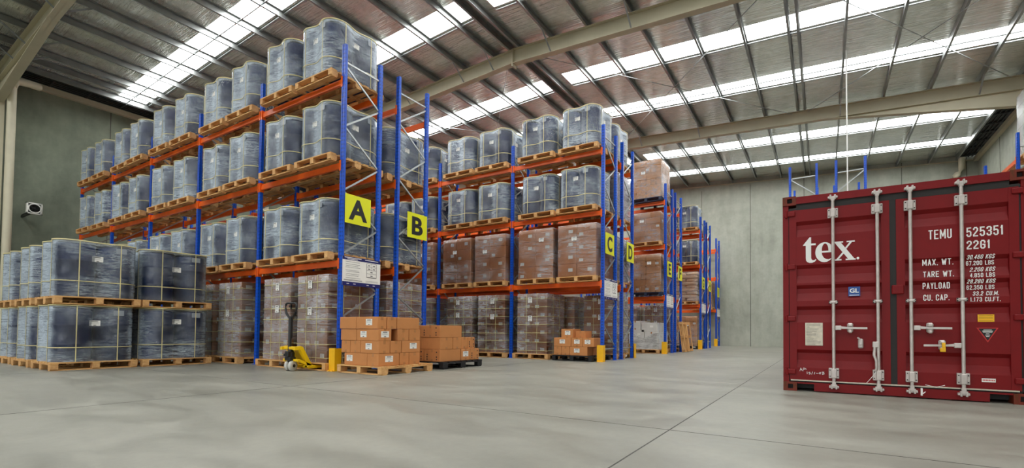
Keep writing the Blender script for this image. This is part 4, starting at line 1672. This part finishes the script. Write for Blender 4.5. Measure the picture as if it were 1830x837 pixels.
def handle(x0, x1, z_, catch, yellow=False):
    d_ = 1 if x1 > x0 else -1
    b_ = MB()
    a, c = sorted((x0, x0 + d_ * 0.065))
    b_.cbox(a, c, -0.052, -0.018, z_ - 0.028, z_ + 0.028, 0.005)
    b_.bar((x0 + d_ * 0.06, -0.04, z_), (x1, -0.045, z_ - 0.004), 0.012, 0.024)
    b_.bar((x0 + d_ * 0.06, -0.046, z_ + 0.01), (x0 + d_ * 0.17, -0.046, z_ - 0.005), 0.008, 0.02)
    h_ = b_.obj('door_handle', [ROD], t)
    b_ = MB()
    b_.cbox(catch - 0.032, catch + 0.032, -0.03, 0.012, z_ - 0.055, z_ + 0.06, 0.012)
    b_.cbox(catch - 0.028, catch + 0.028, -0.065, -0.028, z_ + 0.012, z_ + 0.055, 0.012)
    b_.cbox(catch - 0.022, catch + 0.022, -0.062, -0.028, z_ - 0.065, z_ - 0.02, 0.012)
    b_.obj('handle_catch', [ROD], h_)
    if yellow:
        b_ = MB()
        b_.cbox(catch - 0.012, catch + 0.020, -0.085, -0.066, z_ - 0.03, z_ + 0.03, 0.004)
        b_.cbox(catch - 0.03, catch + 0.022, -0.085, -0.066, z_ - 0.075, z_ - 0.03, 0.004)
        b_.obj('seal', [DEC_Y], h_)


handle(0.600, 0.940, 0.834, 0.762)
handle(1.400, 1.752, 0.836, 1.555)
handle(1.835, 1.490, 0.635, 1.665, True)
b = MB()
b.cbox(0.992, 1.05, -0.052, -0.018, 0.595, 0.665, 0.005)
b.tube([(1.015, -0.042, 0.60), (1.005, -0.05, 0.50), (1.028, -0.055, 0.43), (1.030, -0.055, 0.34), (1.02, -0.05, 0.315)], 0.016, 8)
b.obj('door_handle', [ROD], t)
b = MB()
b.cbox(0.845, 0.90, -0.022, 0.012, 0.58, 0.70, 0.012)
b.cbox(0.862, 0.885, -0.04, -0.02, 0.62, 0.64, 0.004)
b.bar((0.84, -0.01, 0.715), (0.87, -0.02, 0.69), 0.015, 0.015)
b.obj('padlock_box', [ROD], t)
# dangling wire ties
b = MB()
b.tube([(1.02, -0.06, 0.29), (0.96, -0.055, 0.20), (0.925, -0.05, 0.155)], 0.003, 5)
b.tube([(1.50, -0.05, 0.17), (1.60, -0.055, 0.15), (1.68, -0.05, 0.175)], 0.003, 5)
b.cbox(1.455, 1.475, -0.062, -0.05, 0.04, 0.13, 0.003)
b.bar((1.46, -0.058, 0.05), (1.50, -0.058, 0.09), 0.02, 0.006)
b.obj('wire_tie', [WHITE], t)

FY = 0.0145   # just in front of the door skin


c_, k_ = 0.30, 0.13
O_ = [(c_, 0), (1 - c_, 0), (1, k_), (1, 1 - k_), (1 - c_, 1), (c_, 1), (0, 1 - k_), (0, k_), (c_, 0)]
GLYPH = {
    'T': [[(0, 1), (1, 1)], [(.5, 1), (.5, 0)]], 'E': [[(1, 1), (0, 1), (0, 0), (1, 0)], [(0, .52), (.85, .52)]],
    'M': [[(0, 0), (0, 1), (.5, .25), (1, 1), (1, 0)]], 'U': [[(0, 1), (0, k_), (c_, 0), (1 - c_, 0), (1, k_), (1, 1)]],
    '5': [[(.95, 1), (.05, 1), (.02, .53), (c_, .61), (1 - c_, .61), (1, .61 - k_), (1, k_), (1 - c_, 0), (c_, 0), (0, k_), (0, .2)]],
    '2': [[(0, .78), (0, 1 - k_), (c_, 1), (1 - c_, 1), (1, 1 - k_), (1, .66), (0, .14), (0, 0), (1, 0)]],
    '3': [[(0, .8), (0, 1 - k_), (c_, 1), (1 - c_, 1), (1, 1 - k_), (1, .53 + k_), (1 - c_ * .8, .53), (.4, .53)], [(1 - c_ * .8, .53), (1, .53 - k_), (1, k_), (1 - c_, 0), (c_, 0), (0, k_), (0, .2)]],
    '1': [[(.15, .78), (.55, 1), (.55, 0)]], '6': [[(1, .8), (1, 1 - k_), (1 - c_, 1), (c_, 1), (0, 1 - k_), (0, k_), (c_, 0), (1 - c_, 0), (1, k_), (1, .58 - k_), (1 - c_, .58), (c_, .58), (0, .58 - k_)]],
    'G': [[(1, .75), (1, 1 - k_), (1 - c_, 1), (c_, 1), (0, 1 - k_), (0, k_), (c_, 0), (1 - c_, 0), (1, k_), (1, .48), (.55, .48)]],
    'A': [[(0, 0), (.5, 1), (1, 0)], [(.18, .3), (.82, .3)]], 'X': [[(0, 0), (1, 1)], [(0, 1), (1, 0)]],
    'W': [[(0, 1), (.25, 0), (.5, .8), (.75, 0), (1, 1)]], 'R': [[(0, 0), (0, 1), (1 - c_, 1), (1, 1 - k_), (1, .48 + k_), (1 - c_, .48), (0, .48)], [(.55, .48), (1, 0)]],
    'P': [[(0, 0), (0, 1), (1 - c_, 1), (1, 1 - k_), (1, .45 + k_), (1 - c_, .45), (0, .45)]], 'Y': [[(0, 1), (.5, .45), (1, 1)], [(.5, .45), (.5, 0)]],
    'L': [[(0, 1), (0, 0), (1, 0)]], 'O': [O_], '0': [O_], 'D': [[(0, 0), (0, 1), (1 - c_, 1), (1, 1 - k_), (1, k_), (1 - c_, 0), (0, 0)]],
    'C': [[(1, .74), (1, 1 - k_), (1 - c_, 1), (c_, 1), (0, 1 - k_), (0, k_), (c_, 0), (1 - c_, 0), (1, k_), (1, .26)]],
    'K': [[(0, 0), (0, 1)], [(1, 1), (0, .4)], [(.32, .6), (1, 0)]],
    'S': [[(1, .8), (1, 1 - k_), (1 - c_, 1), (c_, 1), (0, 1 - k_), (0, .54 + k_), (c_, .54), (1 - c_, .48), (1, .48 - k_), (1, k_), (1 - c_, 0), (c_, 0), (0, k_), (0, .2)]],
    'B': [[(0, 0), (0, 1), (1 - c_, 1), (1, 1 - k_), (1, .52 + k_), (1 - c_, .52), (0, .52)], [(1 - c_, .52), (1, .52 - k_), (1, k_), (1 - c_, 0), (0, 0)]],
    'F': [[(1, 1), (0, 1), (0, 0)], [(0, .52), (.8, .52)]], '4': [[(.75, 0), (.75, 1), (0, .3), (1, .3)]], '7': [[(0, 1), (1, 1), (.35, 0)]],
    '8': [[(c_, .53), (0, .53 + k_), (0, 1 - k_), (c_, 1), (1 - c_, 1), (1, 1 - k_), (1, .53 + k_), (1 - c_, .53), (c_, .53), (0, .53 - k_), (0, k_), (c_, 0), (1 - c_, 0), (1, k_), (1, .53 - k_), (1 - c_, .53)]],
}


def letters(s, x0, x1, z0, z1, th=0.2, shear=0.0):
    """stencilled lettering built from strokes; th = stroke width as a share of the height"""
    hgt = z1 - z0
    wt = lambda ch: {'.': 0.22, ' ': 0.55, 'M': 1.3, 'W': 1.4, '1': 0.62}.get(ch, 1.0)
    gap = 0.30
    total = sum(wt(ch) for ch in s) + gap * (len(s) - 1)
    u = (x1 - x0 - shear * hgt) / total
    t_ = min(th * hgt, 0.30 * u)
    b_ = MB()
    x, n = x0, 0
    for ch in s:
        w_ = wt(ch) * u
        if ch == '.':
            b_.box(x, x + t_, FY - 0.0012, FY, z0, z0 + t_)
        elif ch != ' ':
            for path in GLYPH[ch]:
                pts = [(x + t_ / 2 + px * max(w_ - t_, 0.001), z0 + t_ / 2 + pz * (hgt - t_)) for px, pz in path]
                pts = [(px + shear * (pz - z0), pz) for px, pz in pts]
                for p, q in zip(pts, pts[1:]):
                    dx, dz = q[0] - p[0], q[1] - p[1]
                    L_ = math.hypot(dx, dz) or 1e-6
                    ex, ez = dx / L_ * t_ * 0.42, dz / L_ * t_ * 0.42
                    nx, nz = -dz / L_ * t_ / 2, dx / L_ * t_ / 2
                    n += 1
                    y = FY - 0.0010 - 0.00001 * (n % 40)
                    a = [(p[0] - ex + nx, p[1] - ez + nz), (p[0] - ex - nx, p[1] - ez - nz), (q[0] + ex - nx, q[1] + ez - nz), (q[0] + ex + nx, q[1] + ez + nz)]
                    vs = [(c[0], y, c[1]) for c in a] + [(c[0], FY, c[1]) for c in a]
                    b_.add(vs, [(0, 1, 2, 3), (7, 6, 5, 4), (0, 4, 5, 1), (1, 5, 6, 2), (2, 6, 7, 3), (3, 7, 4, 0)])
        x += w_ + gap * u
    return b_.obj('lettering', [WHITE], t)


letters('TEMU', 1.557, 1.772, 1.884, 1.994, 0.21)
letters('525351', 1.903, 2.222, 1.882, 1.990, 0.21)
letters('6', 2.293, 2.335, 1.889, 1.978, 0.22)
b = MB()
for a0, a1, c0, c1 in ((2.278, 2.349, 1.873, 1.880), (2.278, 2.349, 1.988, 1.995), (2.278, 2.285, 1.873, 1.995), (2.342, 2.349, 1.873, 1.995)):
    b.box(a0, a1, FY - 0.0012, FY, c0, c1)
b.obj('lettering', [WHITE], t)
letters('22G1', 1.904, 2.109, 1.738, 1.837, 0.21)
letters('MAX. WT.', 1.496, 1.781, 1.575, 1.649, 0.2)
letters('TARE WT.', 1.502, 1.785, 1.437, 1.505, 0.2)
letters('PAYLOAD', 1.497, 1.749, 1.297, 1.371, 0.2)
letters('CU. CAP.', 1.502, 1.742, 1.159, 1.229, 0.2)
for s, x0, x1, z0, z1, sh in (('30.480 KGS', 1.900, 2.150, 1.622, 1.672, 0.25), ('67.200 LBS', 1.895, 2.136, 1.553, 1.603, 0.0), ('2.200 KGS', 1.925, 2.151, 1.479, 1.528, 0.25), ('4.850 LBS', 1.930, 2.144, 1.414, 1.463, 0.0),
                             ('28.280 KGS', 1.899, 2.152, 1.345, 1.393, 0.25), ('62.350 LBS', 1.897, 2.137, 1.275, 1.324, 0.0), ('33.2 CU.M.', 1.949, 2.177, 1.206, 1.253, 0.12), ('1.173 CU.FT.', 1.928, 2.186, 1.138, 1.187, 0.0)):
    letters(s, x0, x1, z0, z1, 0.21, sh)


# serif wordmark on the other door
def arc(cx, cy_, rx, ry, a0, a1, n=18):
    return [(cx + rx * math.cos(math.radians(a0 + (a1 - a0) * i / n)), cy_ + ry * math.sin(math.radians(a0 + (a1 - a0) * i / n))) for i in range(n + 1)]


def place(loops, x0, z0, sx, sz):
    return [[(x0 + p[0] * sx, z0 + p[1] * sz) for p in lp] for lp in loops]


xh = 0.245                      # x height in metres
zb = 1.698
T = [(0.0, 0.90), (0.0, 0.94), (0.34, 1.34), (0.42, 1.34), (0.42, 1.0), (0.66, 1.0), (0.66, 0.90), (0.42, 0.90), (0.42, 0.24), (0.44, 0.15), (0.50, 0.10), (0.58, 0.10), (0.66, 0.15), (0.69, 0.11), (0.60, 0.01), (0.47, -0.04), (0.34, -0.04), (0.22, 0.01), (0.155, 0.10), (0.14, 0.22), (0.14, 0.90)]
E_out = arc(0.46, 0.49, 0.47, 0.53, 6, 318, 40) + [(0.83, 0.19), (0.76, 0.13), (0.66, 0.10), (0.54, 0.12), (0.42, 0.20), (0.34, 0.34), (0.32, 0.47)] + [(0.93, 0.47)]
E_in = [(0.325, 0.56), (0.66, 0.56)] + arc(0.49, 0.62, 0.165, 0.33, 0, 180, 16)
wm = curve_mesh(place([T], 0.242, zb, 0.222, xh), 0.0014, WHITE)
inst('lettering', wm, t, (0, FY, 0))
wm = curve_mesh(place([E_out, E_in], 0.386, zb, 0.222, xh), 0.0014, WHITE)
inst('lettering', wm, t, (0, FY, 0))
X1 = [(0.06, 0.93), (0.34, 0.93), (0.94, 0.07), (0.66, 0.07)]
X2 = [(0.73, 0.93), (0.84, 0.93), (0.53, 0.52), (0.47, 0.58)]
X3 = [(0.12, 0.07), (0.23, 0.07), (0.50, 0.40), (0.44, 0.47)]
S1 = [(0.0, 0.93), (0.44, 0.93), (0.44, 1.0), (0.0, 1.0)]
S2 = [(0.60, 0.93), (0.97, 0.93), (0.97, 1.0), (0.60, 1.0)]
S3 = [(0.0, 0.0), (0.36, 0.0), (0.36, 0.07), (0.0, 0.07)]
S4 = [(0.55, 0.0), (1.0, 0.0), (1.0, 0.07), (0.55, 0.07)]
for i, lp in enumerate((X1, X2, X3, S1, S2, S3, S4)):
    wm = curve_mesh(place([lp], 0.590, zb, 0.238, xh), 0.0014 + 0.00004 * i, WHITE)
    inst('lettering', wm, t, (0, FY, 0))
wm = curve_mesh([arc(0.852, zb + 0.016, 0.015, 0.016, 0, 340, 14)], 0.0014, WHITE)
inst('lettering', wm, t, (0, FY, 0))

# stickers
b = MB()
b.box(0.747, 0.873, FY - 0.002, FY, 1.235, 1.355)
b.box(0.758, 0.862, FY - 0.003, FY - 0.002, 1.245, 1.252, 1)
st = b.obj('blue_sticker', [DEC_B, WHITE], t)
inst('lettering', text_mesh('GL', 0.098, 0.055, 0.0012, 0.03, 0, WHITE), st, (0.761, FY - 0.002, 1.278))
b = MB()
b.cbox(0.262, 0.463, FY - 0.005, FY, 0.603, 0.899, 0.002)
rr_ = random.Random(2)
for i in range(18):
    z_ = 0.885 - i * 0.0155
    b.box(0.275, 0.30 + 0.14 * rr_.random(), FY - 0.0056, FY - 0.004, z_ - 0.0035, z_, 1)
b.obj('data_plate', [PLATE, JOINT], t)
b = MB()
b.box(1.990, 2.132, FY - 0.002, FY, 0.908, 0.990)
for i in range(4):
    b.box(2.0, 2.12, FY - 0.0025, FY - 0.0018, 0.922 + i * 0.017, 0.925 + i * 0.017, 1)
b.obj('yellow_sticker', [DEC_Y, INK], t)
b = MB()
b.add([(1.978, FY - 0.002, 0.840), (2.074, FY - 0.002, 0.675), (2.166, FY - 0.002, 0.840), (1.978, FY, 0.840), (2.074, FY, 0.675), (2.166, FY, 0.840)], [(0, 1, 2), (0, 3, 4, 1), (1, 4, 5, 2), (2, 5, 3, 0)], 1)
b.add([(1.994, FY - 0.0025, 0.832), (2.074, FY - 0.0025, 0.694), (2.150, FY - 0.0025, 0.832)], [(0, 1, 2)], 0)
for i, (w_, z_) in enumerate(((0.07, 0.815), (0.09, 0.802), (0.08, 0.790), (0.03, 0.772), (0.04, 0.757), (0.03, 0.742))):
    b.box(2.073 - w_ / 2, 2.073 + w_ / 2, FY - 0.003, FY - 0.002, z_ - 0.003, z_ + 0.003, 2)
b.obj('warning_triangle', [SIGN_K, DEC_R, WHITE], t)
b = MB()
b.box(2.017, 2.135, FY - 0.002, FY, 0.229, 0.270)
for i in range(8):
    b.box(2.025 + i * 0.0132, 2.034 + i * 0.0132, FY - 0.0026, FY - 0.0018, 0.241, 0.258, 1)
b.obj('red_white_sticker', [PAPER, DEC_R], t)
# chalk marks
b = MB()


def chalk(pts, w_=0.005):
    for p, q in zip(pts, pts[1:]):
        b.bar((p[0], FY - 0.001, p[1]), (q[0], FY - 0.001, q[1]), 0.002, w_, 0, (0, 0, 1) if abs(q[0] - p[0]) > abs(q[1] - p[1]) else (1, 0, 0))


chalk([(0.196, 0.262), (0.208, 0.305), (0.222, 0.270)])
chalk([(0.202, 0.280), (0.218, 0.282)])
chalk([(0.232, 0.262), (0.236, 0.305), (0.258, 0.302), (0.255, 0.288), (0.236, 0.285)])
chalk([(0.266, 0.300), (0.262, 0.290), (0.275, 0.290)])
chalk([(0.280, 0.258), (0.282, 0.228)])
chalk([(0.318, 0.252), (0.300, 0.252), (0.302, 0.242), (0.318, 0.240), (0.316, 0.228), (0.300, 0.228)])
chalk([(0.332, 0.225), (0.345, 0.262)])
chalk([(0.362, 0.228), (0.368, 0.256)])
chalk([(0.382, 0.242), (0.410, 0.242)])
chalk([(0.418, 0.240), (0.424, 0.258), (0.428, 0.232), (0.436, 0.260)])
chalk([(0.450, 0.262), (0.475, 0.262), (0.462, 0.248), (0.478, 0.240), (0.455, 0.230), (0.450, 0.262)])
chalk([(0.088, 1.565), (0.098, 1.548), (0.116, 1.562)])
chalk([(0.092, 1.535), (0.118, 1.535)])
chalk([(0.096, 1.515), (0.116, 1.498), (0.098, 1.480), (0.118, 1.462)])
chalk([(1.200, 1.275), (1.206, 1.262), (1.226, 1.290)], 0.007)
b.obj('chalk_mark', [WHITE], t)


# ------------------------------------------------------------------ racks beyond the container, running away from the camera
def side_rack(x0, ys, label, H_=6.10, beams=()):
    t_ = thing('pallet_rack', label, 'pallet rack', (x0, 0, 0))
    key = round(H_, 3)
    if key not in POSTS:
        POSTS[key] = post_mesh(H_)
    for y in ys:
        for k, xx in enumerate((0.0, 0.75)):
            inst('upright', POSTS[key], t_, (xx, y, 0), (0, 0, PI / 2 if k else -PI / 2))
        m = MB()
        za = 5.72
        m.bar((0.03, y, za), (0.72, y, za + 0.01), 0.022, 0.03, 0, (0, 0, 1))
        s0 = (0.03, 0.72) if x0 < 0 else (0.72, 0.03)
        zz = za - 0.03
        while zz > 0.6:
            m.bar((s0[0], y, zz), (s0[1], y, zz - 0.56), 0.022, 0.03, 0, (0, 0, 1))
            zz -= 0.60
            s0 = (s0[1], s0[0])
        m.obj('lattice_bracing', [GALV], t_)
    for y in ys[:-1]:
        for z_ in beams:
            inst('beam', SB, t_, (0, y, z_), (0, 0, -PI / 2))
            inst('beam', SB, t_, (0.75, ys[ys.index(y) + 1], z_), (0, 0, PI / 2))
    return t_


SB = beam_mesh(2.75)
YS = [16.28, 19.03, 21.78]
side_rack(-0.90, YS, 'blue rack frame showing above the corner of the container nearest the letter racks', beams=(1.94, 3.77))
side_rack(0.375, YS, 'blue rack frame showing above the middle of the container roof', beams=(1.94, 3.77))
side_rack(4.49, YS, 'blue and orange rack against the east wall behind the container', beams=(1.94, 3.77, 5.33))
ZT = 5.33 + BH + 0.001
pallet(5.22, 16.93, ZT, 0, 'timber pallet high on the rack behind the container')
wide_load(wide_set(0.92, 0.92, 2, 2, 6, 0.31, CARD_G, 71, ([], [])), 5.24, 16.93, ZT + PH + 0.001, 'tall pale wrapped load high on the rack behind the container', None, 1)

dup = [k for k, v_ in LABELS.items() if v_ > 1]
if dup:
    print('DUPLICATE LABELS', dup[:10])
long_ = [k for k in LABELS if len(k.split()) > 16]
if long_:
    print('LONG LABELS', len(long_), long_[:10])
print('OBJECTS', len(bpy.data.objects))
